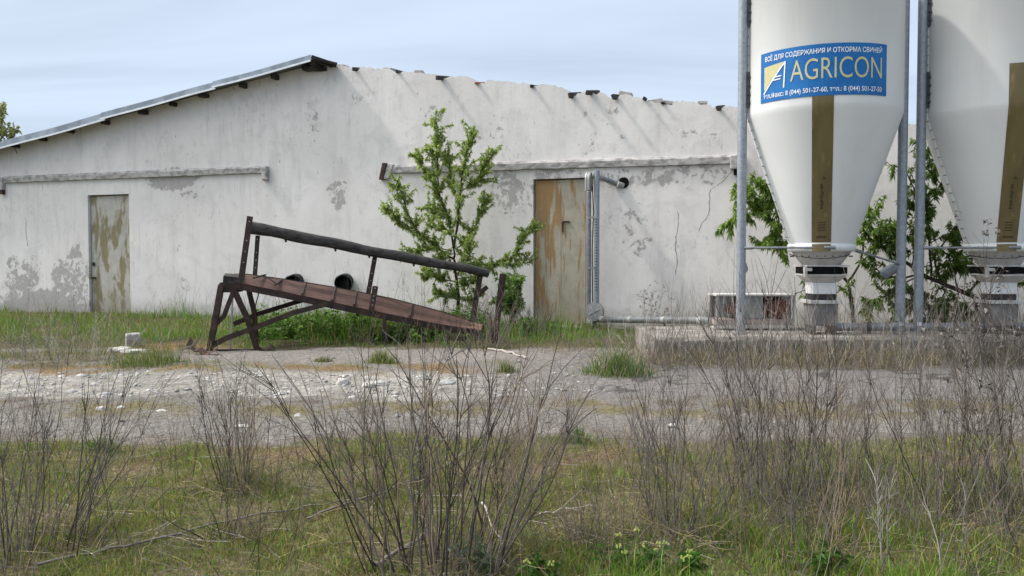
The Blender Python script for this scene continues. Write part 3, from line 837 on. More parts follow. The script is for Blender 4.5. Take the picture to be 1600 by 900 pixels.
        for a, b, w in (((L - .005, ZB + .095), (L + .285, ZT - .145), .018), ((L + .285, ZT - .14), (L + .27, ZB + .13), .015), ((L + .145, ZB + .265), (L + .24, ZB + .27), .013), ((L + .115, ZB + .232), (L + .23, ZB + .237), .013)):
            flat(stroke(a, b, w), M['ink_white'], .0115)
    # legs at both sides and one behind
    LR = .955
    vl = math.hypot(cx, cy)
    for (lx, ly, sgn) in ((cx - LR, cy, -1), (cx + LR, cy, 1), (cx + LR * cx / vl, cy + LR * cy / vl, 0)):
        mb = MB(); mb.tube([(lx, ly, PADZ + .005), (lx, ly, 4.5)], .055, 20)
        leg = mb.build('leg', M['galv_leg'], root)
        mb = MB(); mb.tube([(lx, ly, PADZ), (lx, ly, PADZ + .012)], .1, 16); mb.build('foot_plate', M['galv_dull'], leg)
        dirn = Vector((cx - lx, cy - ly, 0)).normalized()
        for z in (3.30, 4.26):
            mb = MB(); p = Vector((lx, ly, z)) + dirn * .055
            mb.bar(p - Vector((0, 0, .21)), p + Vector((0, 0, .21)), .03, .10, up=dirn.cross(Vector((0, 0, 1))))
            for dz in (-.15, -.05, .05, .15):
                mb.tube([p + Vector((0, -.05, dz)) + dirn * .005, p + Vector((0, -.075, dz)) + dirn * .005], .014, 6)
            mb.build('bracket', M['steel_dark'], leg)
        if sgn != 0:
            # pipe socket for the cross brace
            s0 = Vector((lx, ly, 1.24)); s1 = s0 + Vector((-.14 * sgn * (1 if sgn > 0 else 1), .16, -.12)) if sgn > 0 else s0 + Vector((.06, .16, -.06))
            mb = MB(); mb.tube([s0, s0 + (s1 - s0) * .55, s1], [.06, .066, .066], 16); mb.build('brace_socket', M['galv_leg'], leg)
            mb = MB(); e = (s1 - s0).normalized(); mb.tube([s1 - e * .01, s1 + e * .004], .052, 14); mb.build('socket_mouth', M['void'], leg)
            # tie rod to the collar
            hz = SZ1 - .04
            tgt = Vector((cx - .02 * sgn, cy - CR - .035, hz)) if sgn < 0 else Vector((cx + CR * .93, cy - .16, hz - .03))
            mb = MB(); a = Vector((lx, ly - .03, hz + .0)) if sgn < 0 else Vector((lx, ly - .02, hz - .2))
            mb.tube([a, a + (tgt - a) * .3, tgt], .013, 8); mb.tube([a + (tgt - a) * .03, a + (tgt - a) * .12], .022, 8); mb.tube([tgt - (tgt - a) * .12, tgt], .022, 8)
            mb.build('tie_rod', M['galv'], leg)
            if not (sgn < 0 and sticker):
                mb = MB(); mb.box((lx - .01, ly - .0575, PADZ + .115), (.05, .006, .04)); mb.build('number_tag', M['white_tag'], leg)
    # discharge: inverted cone, slide, funnel, glass box, boot
    out = MB(); out.lathe([(CR - .03, SZ1 - .085), (CR - .04, SZ1 - .10), (.235, 1.25), (.225, 1.235), (.225, 1.21), (.0, 1.21)], c, 48)
    out.lathe([(CR - .02, SZ1 - .082), (0, SZ1 - .082)], c, 48)
    mb = out; mb.mat_i = 1
    for k in range(16):
        a = face + (k - 7.5) * .26; r_ = .335; mb.tube([(cx + r_ * math.cos(a), cy + r_ * math.sin(a), 1.335), (cx + (r_ + .02) * math.cos(a), cy + (r_ + .02) * math.sin(a), 1.335)], .009, 6)
    mb.tube([(cx + (CR + .01 - .04 * abs(math.sin(q * 2))) * math.cos(face - 1.2 + q), cy + (CR + .01 - .04 * abs(math.sin(q * 2))) * math.sin(face - 1.2 + q), 1.36 - .05 * math.sin(q / 2.4 * math.pi)) for q in np.linspace(0, 2.4, 24)], .006, 5)
    mb.build('outlet_cone', [M['pale_metal'], M['steel_dark']], root)
    mb = MB(); 
    mb.box((cx, cy, 1.222), (.50, .50, .016)); mb.box((cx, cy, 1.115), (.47, .47, .014))
    sl = mb.build('slide_gate', M['pale_metal'], root)
    mb = MB(); mb.box((cx, cy, 1.168), (.455, .455, .08)); mb.build('slide_slot', M['void'], sl)
    mb = MB(); mb.box((cx - .255, cy - .2, 1.15), (.03, .06, .12)); mb.box((cx - .235, cy - .27, 1.18), (.07, .01, .035)); mb.build('slide_handle', M['pale_metal'], sl)
    mb = MB(); h0, h1 = .225, .15
    mb.box8([(cx - h1, cy - h1, 1.03), (cx + h1, cy - h1, 1.03), (cx + h1, cy + h1, 1.03), (cx - h1, cy + h1, 1.03), (cx - h0, cy - h0, 1.107), (cx + h0, cy - h0, 1.107), (cx + h0, cy + h0, 1.107), (cx - h0, cy + h0, 1.107)])
    mb.build('funnel', M['pale_metal'], root)
    mb = MB(); mb.box((cx, cy, .958), (.285, .285, .14)); mb.build('inspection_box', M['silo'], root, bevel=.008)
    mb = MB(); mb.box((cx, cy, .852), (.27, .27, .07)); mb.build('rubber_sleeve', M['black'], root)
    mb = MB(); mb.box((cx, cy, .795), (.37, .37, .04)); mb.build('boot_flange', M['pale_metal'], root, bevel=.004)
    mb = MB(); b0, b1 = .155, .15
    mb.box8([(cx - b1, cy - b1, PADZ + .10), (cx + b1, cy - b1, PADZ + .10), (cx + b1, cy + b1, PADZ + .10), (cx - b1, cy + b1, PADZ + .10), (cx - b0, cy - b0, .774), (cx + b0, cy - b0, .774), (cx + b0, cy + b0, .774), (cx - b0, cy + b0, .774)])
    boot = mb.build('boot', M['box_grey'], root, bevel=.004)
    for dx in (-.12, .12):
        mb = MB(); mb.box((cx + dx, cy, PADZ + .05), (.03, .28, .098)); mb.build('foot', M['steel_dark'], boot)
    return root
SX1, SX2, SY = 3.69, 5.815, 10.32
silo(SX1, SY, 'white feed silo with a blue advertising panel and amber level stripe', True)
silo(SX2, SY, 'white feed silo without any panel, amber stripe only, beside the right frame edge', False)

# auger tube under the silos
def auger():
    root = thing('auger_tube', (5.2, 10.45, PADZ), 'grey auger tube lying on the plinth under the silo outlets', 'auger')
    z = PADZ + .075
    mb = MB(); mb.tube([(SX1 + .16, 10.33, z), (8.6, 10.33, z)], .05, 16); mb.build('tube', M['galv'], root)
    for x in (4.25, 5.3, 6.9, 8.0):
        mb = MB(); mb.tube([(x - .03, 10.33, z), (x + .03, 10.33, z)], .06, 16); mb.box((x, 10.33, PADZ + .015), (.06, .12, .028)); mb.build('pipe_clamp', M['steel_dark'], root)
auger()

# ================================================================== CHAIN CONVEYOR
def conveyor():
    OFF = -.30
    def Q(px, py, off=OFF):
        t, z = wp(px, py, off); return W(t, off, z)
    c2 = Q(929, 487)
    root = thing('feed_conveyor', (c2.x, c2.y, zgf(c2.x, c2.y)), 'galvanised feed conveyor pipes with a round corner wheel, climbing beside the rusty door', 'conveyor')
    ax = WV; r_ = .150
    mb = MB(); mb.tube([c2 - ax * .055, c2 + ax * .055], r_, 32)
    wh = mb.build('corner_wheel', M['galv_dull'], root, bevel=.008)
    mb = MB()
    for a in (.5, 2.05):
        d = WU * math.cos(a) + Vector((0, 0, math.sin(a)))
        mb.bar(c2 - ax * .064 - d * .1, c2 - ax * .064 + d * .1, .014, .014)
    mb.build('wheel_ribs', M['bright_edge'], wh)
    mb = MB(); mb.tube([c2 - ax * .07, c2 - ax * .05], .022, 12); mb.build('hub', M['steel_dark'], wh)
    lo = c2.z; pl, ph = Q(920, 470), Q(919, 300)
    mb = MB(); mb.tube([(pl.x, pl.y, lo), (pl.x, pl.y, ph.z)], .034, 16); mb.build('riser_pipe', M['galv'], root)
    pr, pt = Q(932, 470), Q(931, 267)
    mb = MB(); mb.tube([(pr.x, pr.y, lo + .1), (pr.x, pr.y, pt.z)], .044, 16)
    mb.mat_i = 1
    for k in range(26):
        mb.box((pr.x - .012, pr.y - .042, lo + .35 + k * .045), (.03, .01, .012))
    mb.build('riser_pipe', [M['galv_leg'], M['steel_dark']], root)
    mb = MB(); m = (pl + pr) / 2
    mb.tube([(m.x, m.y, lo + .15), (m.x - .01, m.y, lo + 1.0), (m.x + .01, m.y, lo + 1.6), (m.x - .01, m.y, ph.z + .1)], .010, 6)
    mb.build('cable', M['rust_dark'], root)
    for zz in (.7, 1.5):
        mb = MB(); mb.box((m.x, m.y - .05, lo + zz), (.18, .014, .035)); mb.build('pipe_clamp', M['galv_dull'], root)
    # top corner housing, a wheel case seen nearly edge on
    hc = Q(921, 283)
    side = Vector((.36, .93, 0)).normalized(); axis = Vector((side.y, -side.x, 0))
    loop = []
    for k in range(21):
        q = math.pi * k / 20; loop.append(hc + side * (.12 * math.cos(q)) + Vector((0, 0, .13 * math.sin(q) + .01)))
    loop += [hc - side * .12 + Vector((0, 0, -.16)), hc + side * .12 + Vector((0, 0, -.16))]
    mb = MB(); mb.prism([p - axis * .032 for p in loop], axis * .064)
    hd = mb.build('top_housing', M['galv_dull'], root, bevel=.006)
    mb = MB(); rim = [p - axis * .03 for p in loop[6:22]]
    for p, q in zip(rim[:-1], rim[1:]): mb.bar(p, q, .02, .014, up=axis)
    mb.build('housing_rim', M['bright_edge'], hd)
    t, z = wp(972, 290); h = W(t, 0, z); s = Q(925, 273)
    mb = MB(); mb.tube([s, h + WV * .1], .040, 16); mb.build('wall_pipe', M['galv'], root)
    d = (h - s).normalized()
    mb = MB(); mb.tube([s, s + d * .17], .052, 16); mb.build('pipe_sleeve', M['galv_dull'], root)
    mb = MB(); mb.tube([h - d * .08, h + d * .02], .05, 16); mb.build('pipe_sleeve', M['galv_dull'], root)
    mb = MB(); mb.tube([W(t + .025, -.006, z + .045), W(t + .025, .02, z + .045)], .088, 18); mb.build('wall_hole', M['void'], root)
    # low pipe to the drive box
    e = at(1118, 501, 11.1); a = Q(934, 499)
    mb = MB(); mb.tube([a, e], .05, 16); lp = mb.build('ground_pipe', M['galv'], root)
    dd = (e - a).normalized()
    for u in (.06, .33, .62, .9):
        mb = MB(); p = a + (e - a) * u; mb.tube([p - dd * .04, p + dd * .04], .055, 14); mb.build('pipe_coupling', M['galv_dull'], lp)
    p = a + (e - a) * .62
    mb = MB(); mb.bar(p, (p.x, p.y, zgf(p.x, p.y) - .05), .03, .03); mb.build('pipe_support', M['steel_dark'], lp)
    mb = MB(); mb.bar(c2 + Vector((0, .02, -.1)), (c2.x, c2.y + .02, zgf(c2.x, c2.y) - .05), .06, .06); mb.build('wheel_support', M['steel_dark'], root)
conveyor()

def drive_box():
    D = 10.75
    a, b = at(1120, 462, D), at(1241, 513, D)
    x0, x1, z1, z0 = a.x, b.x, a.z, PADZ + .006
    root = thing('conveyor_drive', ((x0 + x1) / 2, D, PADZ), 'low conveyor drive cabinet with maroon gears, on the plinth behind the leftmost silo leg', 'machine')
    dp = .42; zm = z0 + (z1 - z0) * .30
    mb = MB(); mb.box(((x0 + x1) / 2, D + dp, (zm + z1) / 2), (x1 - x0 - .012, .02, z1 - zm)); mb.build('back_panel', M['box_grey'], root)
    mb = MB(); mb.box(((x0 + x1) / 2, D + dp / 2, z1 + .006), (x1 - x0 + .03, dp + .06, .02)); mb.build('lid', M['pale_metal'], root)
    mb = MB()
    for x in (x0 + .01, x1 - .01):
        for y in (D, D + dp - .03): mb.box((x, y, (z0 + z1) / 2 - .004), (.022, .022, z1 - z0 - .01))
    mb.build('cabinet_frame', M['galv_dull'], root)
    mb = MB(); mb.box(((x0 + x1) / 2, D + dp / 2, zm - .035), (x1 - x0 - .03, dp - .02, .075)); mb.build('base_channel', M['pink_frame'], root)
    mb = MB(); mb.box(((x0 + x1) / 2, D - .004, z0 + .035), (x1 - x0, .03, .03)); mb.build('skid_rail', M['pale_metal'], root); mb = MB(); mb.box(((x0 + x1) / 2, D + .2, z0 + .012), (x1 - x0, .3, .02)); mb.build('skid', M['pale_metal'], root)
    w = x1 - x0
    mb = MB(); mb.box((x0 + w * .49, D + .05, (zm + z1) / 2 + .0), (w * .23, .02, z1 - zm - .02)); mb.build('inspection_panel', M['clear_panel'], root)
    mb = MB(); mb.box((x0 + w * .13, D + .16, (zm + z1) / 2 + .01), (w * .22, .02, z1 - zm - .03)); mb.build('side_panel', M['clear_panel'], root)
    mb = MB(); mb.box((x1 - w * .09, D + .06, (zm + z1) / 2), (w * .13, .02, z1 - zm - .02)); mb.build('side_panel', M['clear_panel'], root)
    mb = MB(); mb.box((x0 + w * .72, D + .30, (zm + z1) / 2), (w * .26, .05, z1 - zm - .02)); mb.box((x0 + w * .27, D + .28, (zm + z1) / 2), (w * .13, .05, z1 - zm - .02)); mb.build('motor_recess', M['void'], root)
    for (u, r_, dy) in ((.82, .135, .02), (.70, .10, .10), (.29, .11, .06), (.20, .07, .05)):
        c = Vector((x0 + w * u, D + dy, zm + .13)); mb = MB(); n = 18; loop = []
        for k in range(n * 2):
            rr = r_ if k % 2 else r_ * .9; q = math.pi * k / n; loop.append(c + Vector((rr * math.cos(q), 0, rr * math.sin(q))))
        mb.prism(loop, Vector((0, .03, 0)))
        g = mb.build('gear', M['gear'], root)
        mb = MB(); mb.tube([c + Vector((0, -.02, 0)), c + Vector((0, .05, 0))], r_ * .3, 12)
        for k in range(5):
            q = 2 * math.pi * k / 5; d = Vector((math.cos(q), 0, math.sin(q))); mb.bar(c + d * r_ * .3 + Vector((0, -.006, 0)), c + d * r_ * .85 + Vector((0, -.006, 0)), .02, .012)
        mb.build('gear_hub', M['rust_end'], g)
drive_box()

# ================================================================== LOADING RAMP
def ramp():
    Dn = lambda px: 10.9 + (px - 345) / 400 * 1.1
    Df = lambda px: 11.55 + (px - 345) / 400 * 1.1
    N = lambda px, py: at(px, py, Dn(px)); F = lambda px, py: at(px, py, Df(px))
    b = N(360, 545)
    root = thing('loading_ramp', (b.x + 1.2, 11.3, zgf(b.x + 1.2, 11.3)), 'rusty collapsed loading ramp with a log handrail, sloping down to the right', 'loading ramp')
    # deck: a long sheet, near edge lower than the far edge
    near = [(364, 440), (440, 455), (520, 472), (600, 489), (680, 505), (748, 516)]
    far = [(382, 428), (450, 437), (530, 450), (610, 466), (690, 487), (752, 507)]
    mb = MB(); v = []
    for (n, f) in zip(near, far):
        a, c = N(*n), F(*f)
        v += [a, c, c - Vector((0, 0, .012)), a - Vector((0, 0, .012))]
    ff = []
    for k in range(5):
        for j in range(4): ff.append((k * 4 + j, k * 4 + (j + 1) % 4, k * 4 + 4 + (j + 1) % 4, k * 4 + 4 + j))
    ff += [(0, 1, 2, 3), (23, 22, 21, 20)]
    mb.add(v, ff); deck = mb.build('deck', M['rust_red'], root)
    mb = MB(); a, c = [N(748, 516), F(752, 507)]
    mb.box8([a + Vector((-.35, 0, .063)), a + Vector((0.03, .0, -.004)), c + Vector((0.03, 0, -.004)), c + Vector((-.35, 0, .083)), a + Vector((-.35, 0, .072)), a + Vector((.03, 0, .006)), c + Vector((.03, 0, .006)), c + Vector((-.35, 0, .092))])
    mb.build('lip_plate', M['rust_end'], deck)
    # side beams: web with a flange
    mb = MB()
    for (n, n2) in zip(near[:-1], near[1:]):
        a, c = N(*n), N(*n2); h = Vector((0, 0, .085))
        mb.box8([a - h, c - h, c - h + Vector((0, .012, 0)), a - h + Vector((0, .012, 0)), a - Vector((0, 0, .002)), c - Vector((0, 0, .002)), c + Vector((0, .012, -.002)), a + Vector((0, .012, -.002))])
        mb.bar(a - h + Vector((0, .03, 0)), c - h + Vector((0, .03, 0)), .06, .01)
    mb.build('side_beam', M['rust_dark'], root)
    mb = MB()
    for (n, n2) in zip(far[:-1], far[1:]):
        a, c = F(*n), F(*n2); h = Vector((0, 0, .085))
        mb.bar(a - h / 2, c - h / 2, .02, .10)
    mb.build('side_beam', M['rust_dark'], root)
    # cleats
    for (a, c) in (((396, 436), (415, 431)), ((430, 447), (441, 438)), ((472, 461), (478, 443)), ((519, 471), (524, 450)), ((553, 478), (557, 457)), ((640, 496), (644, 476))):
        pa, pc = N(*a), F(*c); mb = MB(); up = Vector((0, 0, .014)); mb.bar(pa + up, pc + up, .022, .02); mb.build('cleat', M['rust_dark'], deck)
    mb = MB(); mb.bar(N(411, 437) + Vector((0, .2, .03)), N(430, 446) + Vector((0, .05, .02)), .018, .014); mb.build('loose_rod', M['rust_dark'], deck)
    # head end box
    mb = MB(); p0, p1 = N(349, 437), F(377, 430)
    mb.box8([N(348, 441), N(377, 444), F(383, 436), F(352, 434), N(349, 431), N(377, 434), F(383, 428), F(352, 427)])
    mb.build('head_plate', M['timber_dark'], root)
    mb = MB(); mb.box8([N(342, 457), N(366, 457), N(366, 457) + Vector((0, .35, 0)), N(342, 457) + Vector((0, .35, 0)), N(343, 441.5), N(366, 442), N(366, 442) + Vector((0, .35, 0)), N(343, 441.5) + Vector((0, .35, 0))])
    mb.build('head_beam', M['rust_dark'], root)
    # legs and braces
    for kind, side, pts, w in (('leg', 'n', [(346, 445), (338, 490), (327, 548)], .07), ('leg', 'n', [(365, 452), (387, 499), (403, 547)], .065), ('leg', 'f', [(387, 446), (397, 487), (400, 525), (404, 541)], .06),
                          ('brace', 'n', [(364, 457), (350, 494), (336, 508), (334, 520)], .05), ('brace', 'f', [(505, 460), (460, 473), (402, 491), (366, 506)], .06), ('brace', 'n', [(519, 473), (460, 488), (396, 513), (352, 529), (330, 541)], .065),
                          ('tie_rod', 'n', [(364, 458), (362, 500), (360, 545)], .018), ('tie_rod', 'f', [(406, 452), (398, 482)], .015), ('leg', 'n', [(600, 492), (604, 530)], .05), ('leg', 'f', [(690, 490), (694, 528)], .05)):
        fn = N if side == 'n' else F
        q = [fn(*p) for p in pts]
        if kind == 'leg': q[-1].z = min(q[-1].z, zgf(q[-1].x, q[-1].y) - .02)
        mb = MB()
        for a, c in zip(q[:-1], q[1:]): mb.bar(a, c + (c - a).normalized() * .01, w, w * .8, up=Vector((0, -1, 0)))
        mb.build(kind, M['rust_dark'] if kind != 'tie_rod' else M['galv_dull'], root)
    mb = MB(); a, c = N(325, 549), N(430, 548); mb.bar(a, c, .08, .05); mb.build('ground_sill', M['rust_dark'], root)
    # rail posts with bolt holes
    for side, a, c, w in (('n', (391, 338), (377, 438), .072), ('f', (403, 368), (398, 438), .055), ('f', (586, 402), (574, 468), .06), ('n', (587, 447), (580, 488), .07), ('f', (751, 428), (738, 505), .075)):
        fn = N if side == 'n' else F
        pa, pc = fn(*a), fn(*c)
        mb = MB(); mb.bar(pa, pc, w, .012, up=Vector((0, -1, 0))); mb.bar(pa + Vector((-w / 2, .03, 0)), pc + Vector((-w / 2, .03, 0)), .012, .06, up=Vector((0, -1, 0)))
        mb.mat_i = 1
        for u in (.08, .38, .55, .72):
            p = pa + (pc - pa) * u; mb.tube([p + Vector((0, -.007, 0)), p + Vector((0, -.0115, 0))], .008, 8)
        mb.build('rail_post', [M['rust_dark'], M['galv_dull']], root)
    mb = MB(); mb.bar(F(761, 448), F(742, 466), .05, .06); mb.build('broken_bracket', M['rust_dark'], root)
    # log handrail, knotty and slightly curved
    rn = random.Random(2); mb = MB()
    a, c = F(393, 356), F(763, 427); pts, rad = [], []
    for k in range(25):
        u = k / 24; p = a + (c - a) * u
        p += Vector((0, -.03, .004 * math.sin(u * 9) + .006 * math.sin(u * 23)))
        pts.append(p); rad.append(.082 - .018 * u + rn.uniform(-.005, .005))
    mb.tube(pts, rad, 14)
    for u in (.13, .33, .47, .66):
        p = a + (c - a) * u; s = rn.choice((-1, 1)); mb.tube([p, p + Vector((.03, -.05, .085 * s - .02))], [.03, .014], 7)
    mb.build('log_rail', M['log'], root)
ramp()

def post():
    a, b = at(786, 428, 11.75), at(772, 532, 11.75)
    rn = random.Random(6); mb = MB(); w = .05
    b.z = zgf(b.x, b.y) - .03
    root_loc = (b.x, b.y, zgf(b.x, b.y))
    mb.bar(a, b, .085, .012, up=Vector((0, -1, 0))); mb.bar(a + Vector((-.04, .035, 0)), b + Vector((-.04, .035, 0)), .012, .07, up=Vector((0, -1, 0)))
    for k in range(14):
        u = rn.uniform(.15, .95); p = a + (b - a) * u; mb.box(p + Vector((rn.uniform(-.03, .03), -.008, 0)), (rn.uniform(.02, .04), .006, rn.uniform(.03, .07)))
    o = mb.build('rusty_post', M['rust_dark'], None, loc=root_loc)
    tag(o, 'leaning rusty angle-iron post just right of the ramp foot', 'post')
post()

# rusty scraps at the ramp's left foot
def scraps():
    rn = random.Random(9)
    for i, (px, py, w, l, lab) in enumerate(((305, 548, .10, .30, 'flat rusty scrap strip lying left of the ramp legs'), (322, 551, .16, .26, 'crumpled rusty sheet piece at the ramp leg foot'), (301, 543, .13, .13, 'small upright bent rusty plate in the dry patch by the ramp'), (418, 546, .12, .18, 'curled pale rusty plate at the right ramp leg foot'))):
        p = gp(px, py + 3); mb = MB(); K = 6; v = []
        ang = rn.uniform(-.4, .4); ca, sa = math.cos(ang), math.sin(ang)
        for k in range(K + 1):
            u = (k / K - .5) * l
            for s in (-.5, .5):
                x, y, z = u, s * w * .7, .025 + .03 * math.sin(k * 1.1 + i) + (s + .5) * (.10 if i == 2 else .03)
                v += [(p.x + ca * x - sa * y, p.y + sa * x + ca * y, p.z + z), (p.x + ca * x - sa * y, p.y + sa * x + ca * y + .004, p.z + z - .008)]
        f = []
        for k in range(K):
            q = 4 * k; f += [(q, q + 2, q + 6, q + 4), (q + 1, q + 5, q + 7, q + 3), (q, q + 4, q + 5, q + 1), (q + 2, q + 3, q + 7, q + 6)]
        f += [(0, 1, 3, 2), (4 * K, 4 * K + 2, 4 * K + 3, 4 * K + 1)]
        mb.add(v, f); o = mb.build('metal_scrap', M['rust_red'] if i == 1 else M['rust_dark'], None, loc=p)
        tag(o, lab, 'scrap metal', 'rusty scraps at the ramp foot')
scraps()

# ================================================================== STONES AND BLOCKS
def stone_mb(c, s, seed, flat=.6, rough=.25):
    bm = bmesh.new(); bmesh.ops.create_icosphere(bm, subdivisions=3, radius=1)
    for v in bm.verts:
        q = v.co.normalized(); k = 1 + rough * mnoise.noise(q * 1.6 + Vector((seed * 3.1, 0, 0))) + rough * .5 * mnoise.noise(q * 4 + Vector((0, seed, 0)))
        v.co = Vector((q.x * k * s[0], q.y * k * s[1], q.z * k * s[2]))
    mb = MB(); mb.add([v.co + Vector(c) for v in bm.verts], [[w.index for w in f.verts] for f in bm.faces], True); bm.free()
    return mb

def stones():
    p = gp(203, 543)
    mb = MB(); mb.box(p + Vector((0, .1, .085)), (.18, .175, .175), Matrix.Rotation(R(24), 3, 'Z') @ Matrix.Rotation(R(3), 3, 'X'))
    o = mb.build('concrete_block', M['block'], None, loc=p, bevel=.022)
    sub = o.modifiers.new('sub', 'SUBSURF'); sub.subdivision_type = 'SIMPLE'; sub.levels = sub.render_levels = 4
    tx = bpy.data.textures.new('chips', 'CLOUDS'); tx.noise_scale = .09
    dm = o.modifiers.new('chips', 'DISPLACE'); dm.texture = tx; dm.strength = .035; dm.mid_level = .5
    tag(o, 'chipped grey concrete block standing on the verge left of the ramp', 'concrete block')
    for i, (px, py, s, lab) in enumerate(((187, 549, (.17, .12, .035), 'flat white slab lying in front-left of the concrete block'), (212, 552, (.20, .10, .03), 'long flat white slab lying in front-right of the concrete block'),
                                          (536, 602, (.065, .06, .045), 'large rounded pale boulder on the rubble track'), (591, 603, (.10, .06, .03), 'flat pale slab at the edge of the rubble track'), (575, 606, (.06, .06, .035), 'small pale stone left of the flat slab on the track'), (698, 601, (.085, .06, .03), 'dark-edged flat stone at the right end of the rubble track'),
                                          (158, 644, (.045, .04, .03), 'bright white pebble lying furthest left in the mossy strip'), (188, 641, (.04, .035, .024), 'white pebble second from left in the mossy strip'), (253, 646, (.045, .035, .02), 'flat white pebble in the mossy strip below the rubble'), (1051, 668, (.04, .035, .02), 'white pebble on the gravel below the concrete plinth corner'),
                                          (466, 653, (.035, .03, .02), 'oblong white pebble in the mossy strip near mid road'), (378, 668, (.06, .04, .012), 'pale stone half sunk in the lower gravel track'))):
        q = gp(px, py); mb = stone_mb((q.x, q.y, q.z + s[2] * .55), s, i + 1, rough=.35)
        o = mb.build('stone', M['stone_white'] if i != 5 else M['concrete'], None, loc=q)
        tag(o, lab, 'stone', 'loose stones on the road')
stones()

def rubble():
    """broken stones strewn over the road, far too many to count"""
    n = 26000
    xs = RNG.uniform(-9, 9, n); ys = RNG.uniform(6.3, 11.0, n)
    lime = ((ys > 7.7) & (ys < 9.2) & (xs < .2 + RNG.normal(0, .5, n)))
    edge = (np.abs(ys - 9.0) < .35) & (xs < 0)
    med = (np.abs(ys - 7.3) < .5)
    keep = np.where(lime, .95, np.where(med, .2, .07)); keep = np.where(edge, 1, keep)
    keep = keep * np.where((xs > 1.3) & (ys > 9.7), 0, 1)
    k = RNG.random(n) < keep * (.4 + .6 * (vn(xs, ys, 2.7, 3.0) > -.1))
    xs, ys, lime = xs[k], ys[k], lime[k]; n = len(xs)
    base = np.array([[1, 0, 0], [-1, 0, 0], [0, 1, 0], [0, -1, 0], [0, 0, 1], [.6, .6, .5], [-.6, .55, .5], [-.5, -.6, .55], [.55, -.55, .45]], float)
    fac = np.array([[0, 5, 8], [0, 2, 5], [2, 6, 5], [2, 1, 6], [1, 7, 6], [1, 3, 7], [3, 8, 7], [3, 0, 8], [5, 6, 4], [6, 7, 4], [7, 8, 4], [8, 5, 4]])
    s = np.where(lime, RNG.gamma(1.6, .0064, n), RNG.gamma(1.6, .0046, n)).clip(.004, .045)
    a = RNG.uniform(0, 6.28, n)
    V = base[None] * (s[:, None] * np.stack([RNG.uniform(.8, 1.7, n), RNG.uniform(.7, 1.2, n), RNG.uniform(.35, .75, n)], 1))[:, None, :]
    V *= RNG.uniform(.75, 1.25, (n, 9, 1))
    ca, sa = np.cos(a)[:, None], np.sin(a)[:, None]
    X = V[:, :, 0] * ca - V[:, :, 1] * sa + xs[:, None]; Y = V[:, :, 0] * sa + V[:, :, 1] * ca + ys[:, None]
    Z = V[:, :, 2] + zg(xs, ys)[:, None] + .004
    V = np.stack([X, Y, Z], 2).reshape(-1, 3)
    F = (fac[None] + (np.arange(n) * 9)[:, None, None]).reshape(-1, 3)
    g = np.where(lime, RNG.uniform(.24, .50, n), RNG.uniform(.12, .34, n))
    c = np.stack([g, g * RNG.uniform(.95, .99, n), g * RNG.uniform(.88, .97, n)], 1)
    o = raw_mesh('rubble', V, F, M['rubble'], np.repeat(c, 9, 0))
    tag(o, 'pale broken rubble and gravel strewn over the track', 'rubble', kind='stuff')
rubble()

# ================================================================== GRASS
def blades(name, x, y, h, w, col, lean, label, zoff=0.0, parent=None, kind='stuff', cat='grass', curl=.5):
    n = len(x); z = zg(x, y) + zoff
    a = RNG.uniform(0, 2 * np.pi, n); b = RNG.uniform(0, 2 * np.pi, n)
    dx, dy = np.cos(a) * w / 2, np.sin(a) * w / 2
    lx, ly = np.cos(b) * lean * h, np.sin(b) * lean * h
    P = np.empty((n, 5, 3))
    P[:, 0] = np.stack([x - dx, y - dy, z - .01], 1); P[:, 1] = np.stack([x + dx, y + dy, z - .01], 1)
    m = .55
    P[:, 2] = np.stack([x + dx * .75 + lx * m * (1 - curl), y + dy * .75 + ly * m * (1 - curl), z + h * m], 1)
    P[:, 3] = np.stack([x - dx * .75 + lx * m * (1 - curl), y - dy * .75 + ly * m * (1 - curl), z + h * m], 1)
    P[:, 4] = np.stack([x + lx, y + ly, z + h * np.sqrt(np.clip(1 - lean ** 2 * .6, .05, 1))], 1)
    i = np.arange(n)[:, None] * 5
    Q = i + np.array([[0, 1, 2, 3]]); T = i + np.array([[3, 2, 4]])
    o = raw_mesh(name, P.reshape(-1, 3), [Q, T], M['blade'], np.repeat(col, 5, 0))
    tag(o, label, cat, kind=kind)
    return o

def mixcol(n, table, weights):
    """table of colours, per blade weights (n,k)"""
    wgt = weights / weights.sum(1, keepdims=True); cum = wgt.cumsum(1)
    idx = (RNG.random(n)[:, None] > cum).sum(1).clip(0, len(table) - 1)
    c = np.array(table)[idx]
    return c * RNG.uniform(.7, 1.3, (n, 1)) * RNG.uniform(.93, 1.07, (n, 3))

